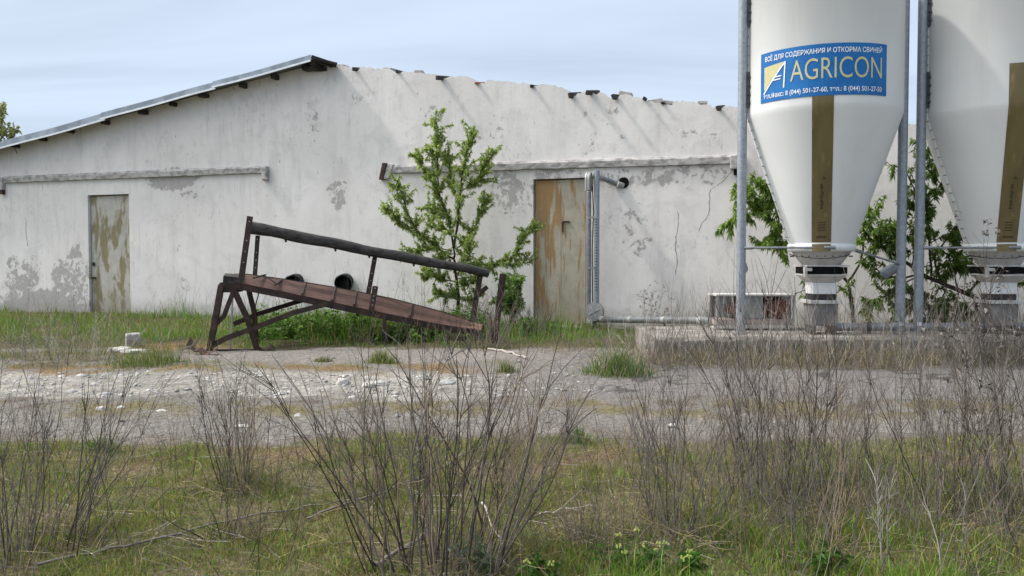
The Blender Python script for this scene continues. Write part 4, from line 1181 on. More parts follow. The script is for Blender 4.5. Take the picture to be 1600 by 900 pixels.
GREEN, OLIVE, STRAW, LUSH, BROWN = (.19, .245, .05), (.28, .26, .075), (.42, .35, .19), (.16, .31, .045), (.23, .155, .09)
def grass():
    # verge in the foreground
    n = 420000
    y = 2.9 + (6.5 - 2.9) * RNG.random(n) ** 1.15; x = RNG.uniform(-1, 1, n) * (y * .66 + 2.1)
    edge = 6.3 - .22 * vn(x, y, 1.1, 1.0) - .14 * vn(x, y, 3.3, 4.0)
    bare = sm = np.clip((vn(x, y, 2.1, 9.0) - .25) / .5, 0, 1) * np.clip((1.5 - x) / 2, .2, 1)
    k = (y < edge - RNG.exponential(.05, n)) & (RNG.random(n) > .75 * bare)
    x, y, bare = x[k], y[k], bare[k]; n = len(x)
    lush = np.clip(.22 + .5 * vn(x, y, 1.7, 6.0) + .20 * x + .42 * (4.1 - y), 0, 1)
    cl = np.clip(.55 + .9 * vn(x, y, 4.5, 11.0), .25, 1.5)
    h = RNG.gamma(3, .0105, n) * (1 + 1.7 * lush) * (1 - .4 * bare) * cl
    wts = np.stack([.62 + .5 * lush, .75 - .3 * lush, .13 - .10 * lush + .2 * bare, .25 + 1.5 * lush ** 2, .05 + .28 * bare], 1)
    col = mixcol(n, (GREEN, OLIVE, STRAW, LUSH, BROWN), wts)
    blades('verge_grass', x, y, h, RNG.uniform(.003, .0065, n), col, RNG.uniform(.1, .95, n), 'short olive and green verge grass with straw filling the foreground')
    # bank below the wall
    n = 200000
    x = RNG.uniform(-14.5, 8.5, n); wy = WO.y + (x - WO.x) * WU.y / WU.x
    y = RNG.uniform(10.2, 19.9, n)
    front = 11.1 + .45 * vn(x, y, .9, 3.0) + .25 * vn(x, y, 3.1, 5.0) + RNG.exponential(.12, n) + np.where(x < -4.3, .2, 0) + np.clip((x + .2) * .0, 0, 1)
    k = (y < wy - .03) & (y > front) & (RNG.random(n) < np.clip(.62 + .75 * vn(x, y, 1.9, 21.0) + .35 * vn(x, y, 6, 4.0), .12, 1)) & ~((x > 1.55) & (y > 9.8) & (y < 11.4))
    k &= ~((np.abs(x + 4.35) < .75) & (y < 11.7) & (RNG.random(n) < .85))
    x, y, wy, front = x[k], y[k], wy[k], front[k]; n = len(x)
    lush = np.clip(.55 + .6 * vn(x, y, 1.0, 2.0) + np.where((x > -3.8) & (x < 1.5), .25, -.12), 0, 1)
    h = RNG.gamma(4, .017, n) * (.7 + 1.3 * lush) * np.clip(.8 + .8 * vn(x, y, 2.6, 14.0) + .4 * vn(x, y, 7.0, 3.0), .25, 1.8)
    h *= 1 + 1.1 * np.exp(-((x + 2.6) / 1.1) ** 2) * np.exp(-((y - 12.6) / 1.1) ** 2) * 1.9
    h = np.where(wy - y < .5, h * 1.2, h); h = np.where((x > .9) & (y < 14), np.minimum(h, .13), h); h *= np.clip((y - front) / .8, .35, 1)
    wts = np.stack([.5 - .1 * lush, .5 - .3 * lush, .32 - .24 * lush, .2 + 1.0 * lush, .08 - .05 * lush], 1)
    col = mixcol(n, ((.155, .225, .045), (.25, .24, .08), (.42, .36, .20), (.14, .29, .035), BROWN), wts)
    blades('bank_grass', x, y, h, RNG.uniform(.006, .013, n), col, RNG.uniform(.1, .8, n), 'taller bright green grass growing along the foot of the wall')
    # sparse growth in the road medians
    n = 60000
    x = RNG.uniform(-8.5, 8, n); y = RNG.uniform(6.4, 11.1, n)
    p = np.exp(-((y - 7.4) / .22) ** 2) * np.clip(.25 + .8 * vn(x, y, 1.4, 5.0) + .12 * np.abs(x), 0, 1) * .55
    p += np.exp(-((y - 9.5) / .25) ** 2) * (x < -.3) * np.clip(.3 + .8 * vn(x, y, 1.5, 1.0), 0, 1) * .7
    p += (x < -3.7) * (y > 9.5) * np.clip(.25 + 1.0 * vn(x, y, 1.6, 8.0), 0, 1) * .9
    p += np.exp(-((y - 9.6) / .2) ** 2) * (x > 1.3) * np.clip(.75 + .9 * vn(x, y, 1.8, 8.0), 0, 1) * 1.2
    k = RNG.random(n) < p; x, y = x[k], y[k]; n = len(x)
    h = RNG.gamma(3, .014, n) * np.where((x > 1.3) & (y > 9.3), 2.6, 1) * np.where((x < -3.7) & (y > 9.5), 1.8, 1)
    col = mixcol(n, (GREEN, OLIVE, STRAW, (.09, .15, .03), BROWN), np.where(((x > 1.3) & (y > 9.3))[:, None], np.array([[.25, .3, .7, .2, .15]]), np.array([[.3, .4, .2, .3, .15]])))
    blades('median_grass', x, y, h, RNG.uniform(.004, .008, n), col, RNG.uniform(.1, .9, n), 'thin low weeds between the wheel tracks and round the plinth')
grass()

def tufts():
    for (px, py, r_, h, n, c, lab) in ((597, 569, .13, .17, 900, (.12, .17, .04), 'small round grass tuft alone on the pale apron'), (965, 585, .26, .27, 1500, (.08, .145, .03), 'big bright green grass clump on the road below the plinth corner'), (790, 583, .09, .13, 350, (.12, .155, .05), 'little green tuft on the apron right of the ramp'),
                                   (232, 572, .34, .2, 1500, (.10, .155, .03), 'wide green grass tuft in front of the concrete block'), (505, 566, .10, .08, 260, (.11, .13, .05), 'tiny grey-green tuft on the apron below the ramp'), (160, 708, .10, .11, 380, (.08, .155, .03), 'dark green tuft at the near road edge on the left'), (905, 692, .12, .12, 380, (.09, .155, .04), 'green tuft at the near road edge mid picture')):
        p = gp(px, py)
        x = p.x + RNG.normal(0, r_ * .65, n); y = p.y + RNG.normal(0, r_ * .5, n)
        k = vn(x, y, 16, px * .1) > -.45; x, y = x[k], y[k]; n = len(x)
        d = np.hypot(x - p.x, y - p.y) / r_
        hh = h * RNG.gamma(4, .19, n).clip(.2, 1.4) * np.clip(1.15 - .5 * d, .2, 1.1)
        col = np.where(RNG.random((n, 1)) < .22, np.array(STRAW), np.array(c) * 1.25) * RNG.uniform(.6, 1.35, (n, 1)) * RNG.uniform(.9, 1.1, (n, 3))
        o = blades('grass_tuft', x, y, hh, RNG.uniform(.004, .008, n), col, RNG.uniform(.15, .9, n), lab, kind='thing', cat='grass tuft')
        o['group'] = 'grass tufts on and beside the road'
tufts()

# ================================================================== WOODY AND DRY PLANTS
class Stems:
    """many thin tubes in one mesh, with a colour per tube"""
    def __init__(s): s.V, s.F, s.C, s.n = [], [], [], 0
    def add(s, pts, r0, r1, col, k=4):
        pts = np.asarray(pts, float); m = len(pts)
        d = np.gradient(pts, axis=0); d /= np.linalg.norm(d, axis=1, keepdims=True) + 1e-9
        ref = np.array([.31, -.87, .37]); x = np.cross(d, ref); x /= np.linalg.norm(x, axis=1, keepdims=True) + 1e-9; y = np.cross(d, x)
        rad = np.linspace(r0, r1, m)
        q = np.arange(k) * 2 * np.pi / k
        ring = pts[:, None] + rad[:, None, None] * (x[:, None] * np.cos(q)[None, :, None] + y[:, None] * np.sin(q)[None, :, None])
        s.V.append(ring.reshape(-1, 3))
        i = np.arange(m - 1)[:, None] * k; j = np.arange(k)[None]; j2 = (j + 1) % k
        f = np.stack([i + j, i + j2, i + k + j2, i + k + j], 2).reshape(-1, 4) + s.n
        s.F.append(f); s.C.append(np.tile(np.array(col), (m * k, 1))); s.n += m * k
    def quad(s, P, col):
        s.V.append(np.asarray(P, float)); s.F.append(np.array([[0, 1, 2, 3]]) + s.n); s.C.append(np.tile(np.array(col), (4, 1))); s.n += 4
    def build(s, name, loc, mat='stem', parent=None):
        return raw_mesh(name, np.concatenate(s.V), np.concatenate(s.F), M[mat], np.concatenate(s.C), parent=parent, loc=loc, smooth=True)

def curved(rn, p0, d, L, m, wob, up=0.0):
    """a wandering stem: list of points"""
    p = np.array(p0, float); d = np.array(d, float); d /= np.linalg.norm(d); pts = [p.copy()]
    for _ in range(m):
        d = d + rn.normal(0, wob, 3) + np.array([0, 0, up]); d /= np.linalg.norm(d)
        p = p + d * L / m; pts.append(p.copy())
    return np.array(pts)

DARK, GREY, TAN, PALE = (.085, .070, .063), (.20, .178, .16), (.27, .21, .155), (.46, .43, .385)
def shrub(px, py, n, h0, h1, spread, label, seed, cols=((DARK, .55), (GREY, .3), (TAN, .15)), bias=(0, 0), r=.0034, twigs=9, base=.12, litter=60, group='bare dry shrubs on the verge', D=None, seedheads=0, wob=.085, name='dry_shrub'):
    rn = np.random.default_rng(seed)
    p = gp(px, py) if D is None else Vector((at(px, py, D).x, D, 0)); p.z = zgf(p.x, p.y)
    S = Stems(); cl = [np.array(c) for c, _ in cols]; w = np.array([q for _, q in cols], float); w /= w.sum()
    for _ in range(n):
        a = rn.uniform(0, 2 * np.pi); q = rn.random() ** .7
        b0 = np.array([p.x + base * q * np.cos(a), p.y + base * q * np.sin(a), p.z - .02])
        th = spread * rn.uniform(.1, 1.0) * (.35 + .65 * q)
        d = np.array([np.cos(a) * np.sin(th) + bias[0], np.sin(a) * np.sin(th) + bias[1], np.cos(th)])
        L = rn.uniform(h0, h1); m = 9
        col = cl[rn.choice(len(cl), p=w)] * rn.uniform(.7, 1.25)
        pts = curved(rn, b0, d, L, m, wob, .012)
        rr = r * rn.uniform(.6, 1.25) * (L / h1) ** .5
        S.add(pts, rr, rr * .28, col)
        for _ in range(int(twigs * rn.uniform(.5, 1.4))):
            i = rn.integers(3, m); dd = pts[min(i + 1, m)] - pts[i]; dd /= np.linalg.norm(dd) + 1e-9
            sd = rn.normal(0, 1, 3); sd -= dd * sd.dot(dd); sd /= np.linalg.norm(sd)
            t2 = curved(rn, pts[i], dd + sd * rn.uniform(.35, .8), L * rn.uniform(.1, .28), 4, .13, .03)
            S.add(t2, rr * .5, rr * .16, col * rn.uniform(.9, 1.3), 3)
            if rn.random() < .4:
                t3 = curved(rn, t2[2], (t2[3] - t2[2]) + rn.normal(0, .02, 3), L * .08, 3, .15); S.add(t3, rr * .3, rr * .12, col * 1.1, 3)
            if seedheads and rn.random() < seedheads:
                for _ in range(6):
                    c = t2[-1] + rn.normal(0, .012, 3); e = rn.normal(0, .008, (4, 3)); S.quad(c + e, np.array(GREY) * rn.uniform(.6, 1.2))
    for _ in range(litter):      # matted dead grass round the foot
        a = rn.uniform(0, 2 * np.pi); q = base * rn.uniform(.4, 2.0)
        b0 = np.array([p.x + q * np.cos(a), p.y + q * np.sin(a), p.z - .01]); d = np.array([rn.normal(0, .7), rn.normal(0, .7), rn.uniform(.15, 1.1)])
        S.add(curved(rn, b0, d, rn.uniform(.1, .3), 4, .25, -.08), .0022, .001, np.array(rn.choice([0, 1]) and STRAW or GREY) * rn.uniform(.6, 1.1), 3)
    o = S.build(name, p)
    tag(o, label, 'shrub' if name == 'dry_shrub' else 'weed', group)
    return o

shrub(40, 868, 75, .45, 1.02, .55, 'dense dark bare shrub filling the bottom left corner', 21, bias=(.12, 0), base=.34, litter=220, twigs=5, cols=((DARK, .35), (GREY, .55), (TAN, .1)))
shrub(112, 845, 9, .7, 1.0, .35, 'few long dark stems leaning right beside the corner shrub', 22, bias=(.62, .1), base=.1, twigs=3, litter=30)
shrub(378, 768, 34, .50, .88, .42, 'fan-shaped bare shrub standing below the ramp legs', 23, base=.12, litter=140, cols=((DARK, .3), (GREY, .4), (TAN, .3)))
shrub(362, 845, 14, .12, .34, .8, 'short broken twiggy stump below the fan-shaped shrub', 24, base=.09, litter=110, twigs=3)
shrub(680, 885, 66, .62, 1.25, .50, 'largest bare shrub, many dark upright stems in the centre foreground', 25, base=.34, litter=240, r=.0050, twigs=7, cols=((DARK, .52), (GREY, .22), (TAN, .26)))
shrub(770, 880, 20, .6, 1.0, .35, 'tan stems leaning right out of the central bare shrub', 26, bias=(.35, 0), base=.12, litter=60, cols=((TAN, .55), (GREY, .35), (DARK, .1)))
shrub(560, 770, 7, .35, .7, .4, 'handful of thin dark stems left of the central shrub', 27, bias=(-.12, 0), base=.15, litter=20, twigs=3)
shrub(905, 850, 8, .38, .62, .2, 'withered drooping grey tuft between two shrubs right of centre', 28, base=.08, litter=170, cols=((GREY, .7), (TAN, .3)), twigs=3)
shrub(975, 830, 7, .5, .85, .35, 'sparse thin stems between withered tuft and the bushy-footed shrub', 29, base=.2, litter=25, twigs=4)
shrub(1065, 828, 44, .5, 1.08, .52, 'bushy-footed bare shrub with long stems fanning left, right of centre', 30, base=.17, litter=260, cols=((DARK, .35), (GREY, .5), (TAN, .15)))
shrub(1205, 795, 34, .75, 1.55, .32, 'tall dark bare shrub in front of the left silo leg', 31, base=.26, litter=160, r=.0048, cols=((DARK, .72), (GREY, .25), (TAN, .03)))
shrub(1300, 790, 30, .6, 1.35, .42, 'dark many-stemmed shrub below the drive cabinet', 32, base=.32, litter=160, cols=((DARK, .6), (GREY, .4)))
shrub(1268, 865, 16, .5, .9, .45, 'thin dark shrub nearest the camera below the tall dark shrub', 33, base=.14, litter=80)
shrub(1445, 790, 38, .6, 1.25, .48, 'dense grey shrub below the pair of silo legs', 34, base=.38, litter=220, cols=((DARK, .45), (GREY, .5), (TAN, .05)))
shrub(1535, 790, 44, .6, 1.4, .42, 'dense dark thicket below the second silo stripe', 35, base=.36, litter=220, cols=((DARK, .62), (GREY, .38)))
shrub(1600, 800, 26, .7, 1.5, .4, 'shrub with small seed heads cut by the right frame edge', 36, base=.18, litter=80, seedheads=.7)
shrub(1640, 870, 26, .6, 1.1, .5, 'tangled grey shrub at the bottom right corner', 37, base=.25, litter=120, bias=(-.15, 0), cols=((GREY, .7), (DARK, .3)))
shrub(1382, 898, 3, .42, .52, .12, 'pale bleached weed with a whitish stem, bottom right', 38, base=.03, litter=10, cols=((PALE, 1),), twigs=11, r=.0055, wob=.03, name='dead_weed', group='bleached dead weeds')
shrub(1490, 905, 5, .35, .55, .4, 'bleached many-branched weed right of the whitish-stemmed one', 39, base=.08, litter=20, cols=((PALE, .6), (GREY, .4)), twigs=9, r=.004, name='dead_weed', group='bleached dead weeds')
# further back
shrub(760, 548, 60, .25, .85, .75, 'dry tangled bush at the foot of the ramp', 40, base=.35, litter=200, D=11.3, cols=((GREY, .5), (TAN, .3), (DARK, .2)), r=.005, group='dry bushes by the barn')
shrub(1000, 570, 46, .2, .6, .9, 'grey dry bush beside the green clump at the plinth corner', 41, base=.4, litter=260, D=9.75, cols=((GREY, .7), (TAN, .2), (PALE, .1)), r=.004, group='dry bushes by the barn')
shrub(885, 545, 14, .15, .4, .8, 'dry tuft in front of the rust streaked door', 42, base=.25, litter=150, D=10.9, cols=((GREY, .6), (TAN, .4)), r=.004, group='dry bushes by the barn')
shrub(130, 575, 46, .2, .75, .85, 'grey dry weeds on the far verge left of the concrete block', 43, base=.7, litter=300, D=10.2, cols=((GREY, .75), (PALE, .25)), r=.004, group='dry bushes by the barn')
shrub(1010, 500, 10, .5, 1.0, .6, 'dead feathery plant against the wall right of the round corner wheel', 44, bias=(.35, 0), base=.2, litter=40, D=12.6, cols=((GREY, .7), (PALE, .3)), r=.0045, seedheads=.8, group='dry bushes by the barn')
shrub(835, 520, 26, .25, .6, .6, 'dark dead bush at the left edge of the rust streaked door', 45, base=.22, litter=80, D=12.2, cols=((DARK, .6), (GREY, .4)), r=.005, group='dry bushes by the barn')

def dry_weeds():
    """thin dead stalks of last year, uncountable"""
    rn = np.random.default_rng(77); S = Stems()
    def patch(n, fx, fy, h0, h1, cols, r=.0028, tw=3, lean=.28):
        for _ in range(n):
            x, y = fx(), fy(); z = zgf(x, y)
            if x > 1.55 and 9.85 < y < 11.3: z = PADZ
            if y > WO.y + (x - WO.x) * WU.y / WU.x - .05: continue
            d = np.array([rn.normal(0, lean), rn.normal(0, lean), 1]); L = rn.uniform(h0, h1)
            c = np.array(cols[rn.integers(len(cols))]) * rn.uniform(.7, 1.2)
            pts = curved(rn, (x, y, z - .02), d, L, 6, .07); S.add(pts, r, r * .3, c, 3)
            for _ in range(rn.integers(0, tw + 1)):
                i = rn.integers(2, 6); dd = pts[i + 1 if i < 6 else i] - pts[i - 1]; sd = rn.normal(0, 1, 3)
                S.add(curved(rn, pts[i], dd / (np.linalg.norm(dd) + 1e-9) + sd * .35, L * rn.uniform(.12, .3), 3, .12, .04), r * .55, r * .2, c, 3)
    U = rn.uniform
    patch(900, lambda: U(1.3, 8.5), lambda: U(9.3, 9.8), .25, .85, (GREY, PALE, GREY, TAN), .003, 4)
    patch(260, lambda: U(1.7, 8.5), lambda: U(9.9, 11.0), .2, .75, (GREY, PALE), .0028, 3)
    patch(150, lambda: U(-9, -3.4), lambda: U(11.3, 16.5), .3, .9, (GREY, PALE, TAN), .003, 3)
    patch(90, lambda: U(-4, .5), lambda: U(12.3, 14.6), .4, 1.1, (GREY, DARK), .0035, 5)
    patch(140, lambda: U(-8, -3.8), lambda: U(9.3, 11.2), .15, .6, (GREY, PALE), .003, 3, .45)
    patch(120, lambda: U(-2.2, 1.4), lambda: U(10.9, 11.8), .15, .6, (GREY, TAN), .003, 3, .4)
    patch(150, lambda: U(-5.5, 5.5), lambda: U(6.0, 7.6), .08, .35, (GREY, TAN), .002, 2, .35)
    patch(620, lambda: U(-4.2, 4.2), lambda: U(3.3, 6.2), .10, .55, (DARK, GREY, TAN, STRAW), .0017, 3, .35)
    patch(300, lambda: U(-1.4, 1.6), lambda: U(3.6, 5.8), .25, .85, (DARK, GREY, GREY, TAN), .0021, 5, .32)
    patch(120, lambda: U(-4.0, -1.4), lambda: U(3.6, 5.8), .2, .7, (DARK, GREY, TAN), .0020, 4, .35)
    patch(520, lambda: U(1.0, 4.4), lambda: U(3.6, 5.6), .3, .9, (DARK, GREY, GREY), .0022, 4, .25)
    o = S.build('dry_weeds', (0, 8, 0)); tag(o, 'thin dead grey stalks standing scattered over the whole verge', 'dry weeds', kind='stuff')
    S = Stems()
    for _ in range(1100):    # fallen stalks lying flat
        y = U(3.1, 6.3); x = U(-1, 1) * (y * .62 + .4); a = U(0, 6.28); L = U(.08, .38)
        pts = curved(rn, (x, y, 0), (np.cos(a), np.sin(a) * .6, 0), L, 4, .10); pts[:, 2] = zg(pts[:, 0], pts[:, 1]) + .012 + rn.uniform(0, .03)
        S.add(pts, .0018, .001, np.array((STRAW, GREY, PALE, TAN)[rn.integers(4)]) * U(.5, 1.0), 3)
    o = S.build('dead_stalk_litter', (0, 5, 0)); tag(o, 'fallen straw and twigs lying flat in the foreground grass', 'plant litter', kind='stuff')
dry_weeds()

def branches():
    rn = np.random.default_rng(5)
    for pts, r0, col, lab in ((((62, 893), (200, 862), (330, 830), (460, 802), (572, 790)), .007, GREY, 'long fallen grey stem lying across the left foreground grass'),
                              (((480, 818), (600, 770), (720, 715), (850, 655)), .006, GREY, 'slender fallen stem rising to the right behind the central shrub'),
                              (((590, 895), (625, 872), (662, 853)), .012, (.20, .18, .15), 'short thick pale stick leaning at the central shrub foot'),
                              (((755, 800), (775, 845), (795, 895)), .006, PALE, 'bleached forked stick hanging right of the central shrub'),
                              (((838, 815), (880, 806), (932, 800)), .005, PALE, 'thin straight whitish stick in the withered tuft'),
                              (((765, 548), (800, 553), (822, 562)), .018, (.40, .36, .32), 'pale bare stick on the road edge below the rusty post')):
        q = []
        for i, (a, b) in enumerate(pts):
            p = gp(a, b) if i == 0 or b > 780 or r0 > .015 else None
            if p is None:
                Y = q[-1][1] + .35; pp = at(a, b, Y); p = pp
            q.append((p.x, p.y, p.z + (.02 if b > 780 else 0) + r0))
        fine = []
        for a, b in zip(q[:-1], q[1:]):
            for k in range(5):
                fine.append(np.array(a) + (np.array(b) - np.array(a)) * k / 5 + rn.normal(0, .006, 3))
        fine.append(np.array(q[-1])); S = Stems(); S.add(fine, r0, r0 * .45, col, 6)
        for _ in range(4):
            i = rn.integers(3, len(fine) - 1); S.add(curved(rn, fine[i], (fine[i] - fine[i - 2]) * 4 + rn.normal(0, .12, 3), .16, 4, .1), r0 * .4, r0 * .15, np.array(col) * .9, 4)
        o = S.build('fallen_branch', q[0]); tag(o, lab, 'branch', 'fallen sticks')
branches()

# ------------------------------------------------------------------ leafy plants
class Leaves:
    def __init__(s): s.P, s.C = [], []
    def add(s, p, d, L, w, col, droop, rn):
        d = d / (np.linalg.norm(d) + 1e-9); sd = np.cross(d, rn.normal(0, 1, 3)); sd /= np.linalg.norm(sd) + 1e-9
        m = p + d * L * .45; t = p + d * L + np.array([0, 0, -droop * L])
        fold = np.cross(d, sd) * w * .25
        s.P.append([p, m + sd * w / 2 + fold, t, m - sd * w / 2 + fold]); s.C.append(col)
    def build(s, name, parent=None, loc=(0, 0, 0)):
        P = np.array(s.P); n = len(P)
        i = np.arange(n)[:, None] * 4
        F = np.concatenate([i + np.array([[0, 1, 2]]), i + np.array([[0, 2, 3]])])
        return raw_mesh(name, P.reshape(-1, 3), F, M['leaf'], np.repeat(np.array(s.C), 4, 0), parent=parent, loc=loc)

def leafy(name, base, polys, label, cat, seed, leaf=(.05, .085), wid=.36, dens=60, cols=((.10, .19, .035), (.15, .24, .05), (.07, .135, .03)), twig=.28, ntw=7, start=.25, r0=.02, droop=.3, group=None, up=.35):
    """polys: list of (world points, base radius, leafiness); trunk and crown as parts"""
    rn = np.random.default_rng(seed); root = thing(name, base, label, cat, group)
    S, LV = Stems(), Leaves()
    cc = [np.array(c) for c in cols]
    def leaves_on(pts, n, s0=0.0, spread=1.0):
        pts = np.asarray(pts); seg = len(pts) - 1
        for _ in range(n):
            u = (s0 + (1 - s0) * rn.random()) * seg; i = min(int(u), seg - 1); p = pts[i] + (pts[i + 1] - pts[i]) * (u - i)
            dd = pts[i + 1] - pts[i]; dd = dd / (np.linalg.norm(dd) + 1e-9)
            d = dd * .7 + rn.normal(0, .75, 3) * spread + np.array([0, 0, up * .5]); L = rn.uniform(*leaf)
            LV.add(p + rn.normal(0, .008, 3), d, L, L * wid * rn.uniform(.8, 1.2), cc[rn.integers(len(cc))] * rn.uniform(.7, 1.3), droop * rn.uniform(0, 1.6), rn)
    for pts, r_, leafi in polys:
        pts = np.array([list(p) for p in pts]); fine = []
        for a, b in zip(pts[:-1], pts[1:]):
            for k in range(4): fine.append(a + (b - a) * k / 4 + rn.normal(0, .006, 3))
        fine.append(pts[-1]); fine = np.array(fine)
        S.add(fine, r_, max(r_ * .35, .0025), (.055, .046, .036), 6)
        L = np.linalg.norm(np.diff(fine, axis=0), axis=1).sum()
        if leafi <= 0: continue
        leaves_on(fine, int(dens * L * leafi), start)
        for _ in range(int(ntw * L * leafi * 1.6)):
            i = rn.integers(int(len(fine) * start), len(fine) - 1); dd = fine[i + 1] - fine[i]; dd /= np.linalg.norm(dd) + 1e-9
            d = dd * .6 + rn.normal(0, .6, 3) + np.array([0, 0, up]); tw = curved(rn, fine[i], d, twig * rn.uniform(.4, 1.1), 4, .12, .05)
            S.add(tw, .0035, .0015, (.07, .07, .04), 3); leaves_on(tw, int(dens * .30 * leafi ** .5), .15, .8)
    S.build('trunk', base, parent=root); LV.build('crown', parent=root)
    return root

def sapling():
    Db = 13.9
    rn = random.Random(3)
    def P(*pts, d=0.0, dd=0.0):
        return [at(x, y, Db + d + dd * i / max(1, len(pts) - 1)) for i, (x, y) in enumerate(pts)]
    b = at(716, 500, Db); b.z = zgf(b.x, b.y)
    tr = P((716, 503), (714, 450), (711, 410), (709, 385)); tr[0].z = b.z - .03
    polys = [(tr, .035, .25),
             (P((709, 390), (715, 350), (719, 310), (722, 270), (727, 245), (735, 222), (741, 198), dd=-.2), .02, .9),
             (P((709, 388), (703, 350), (690, 312), (678, 285), (660, 260), (652, 246), d=.0, dd=.3), .018, 1.15),
             (P((686, 300), (683, 250), (683, 215), (681, 172), d=.15, dd=.1), .011, 1.1),
             (P((708, 405), (682, 386), (655, 365), (640, 340), (628, 305), (620, 280), dd=-.4), .016, 1.0),
             (P((655, 366), (632, 356), (612, 340), (604, 322), d=-.2, dd=-.1), .009, 1.2),
             (P((722, 280), (740, 290), (752, 268), (763, 250), (772, 238), d=-.1, dd=-.2), .009, .9),
             (P((711, 388), (735, 374), (748, 340), (758, 312), dd=.2), .011, 1.1),
             (P((712, 412), (745, 412), (778, 414), (800, 402), (815, 376), (838, 350), dd=-.35), .012, 1.0),
             (P((776, 414), (800, 416), (832, 409), d=-.2), .006, .8), (P((714, 440), (690, 437), (672, 425), (660, 436), dd=-.5), .010, 1.2),
             (P((714, 450), (738, 440), (756, 425), dd=.2), .009, 1.3), (P((718, 322), (706, 290), (702, 262), (699, 240), d=.05, dd=.2), .009, 1.15),
             (P((705, 392), (676, 386), (648, 396), (632, 402), dd=-.3), .009, .9), (P((716, 470), (698, 460), (678, 458), dd=-.3), .008, 1.4),
             (P((715, 462), (735, 470), (750, 460), dd=-.2), .008, 1.1), (P((720, 300), (740, 285), (755, 280), d=-.1), .007, 1.1), (P((700, 340), (680, 335), (668, 320), d=.1), .007, 1.2), (P((712, 372), (695, 360), (672, 352), d=-.2), .007, 1.2),
             (P((714, 430), (730, 405), (728, 380), d=-.25), .008, 1.6), (P((713, 425), (695, 412), (690, 400), d=-.25), .008, 1.5)]
    leafy('sapling_tree', b, polys, 'leafy young tree growing against the wall at the ramp foot', 'tree', 61, leaf=(.032, .062), dens=230, ntw=17, twig=.27, start=.18, wid=.32, droop=.6, cols=((.34, .44, .11), (.44, .52, .18), (.19, .29, .07), (.38, .47, .13)))
    # light green bush right of the ramp foot
    Db2 = 13.2; b = at(800, 505, Db2); b.z = zgf(b.x, b.y); polys = []
    for k in range(16):
        x = rn.uniform(770, 822); y = rn.uniform(425, 480); polys.append(([b + Vector((rn.uniform(-.1, .1), rn.uniform(-.1, .1), -.02)), at(797 + (x - 797) * .5, 475, Db2 + rn.uniform(-.2, .2)), at(x, y, Db2 + rn.uniform(-.3, .3))], .006, 1.2))
    leafy('leafy_bush', b, polys, 'small light green bush between the rusty post and the rusty door', 'bush', 62, leaf=(.04, .07), dens=90, ntw=8, twig=.13, start=.35, cols=((.15, .27, .05), (.22, .34, .08), (.10, .19, .04)))
sapling()

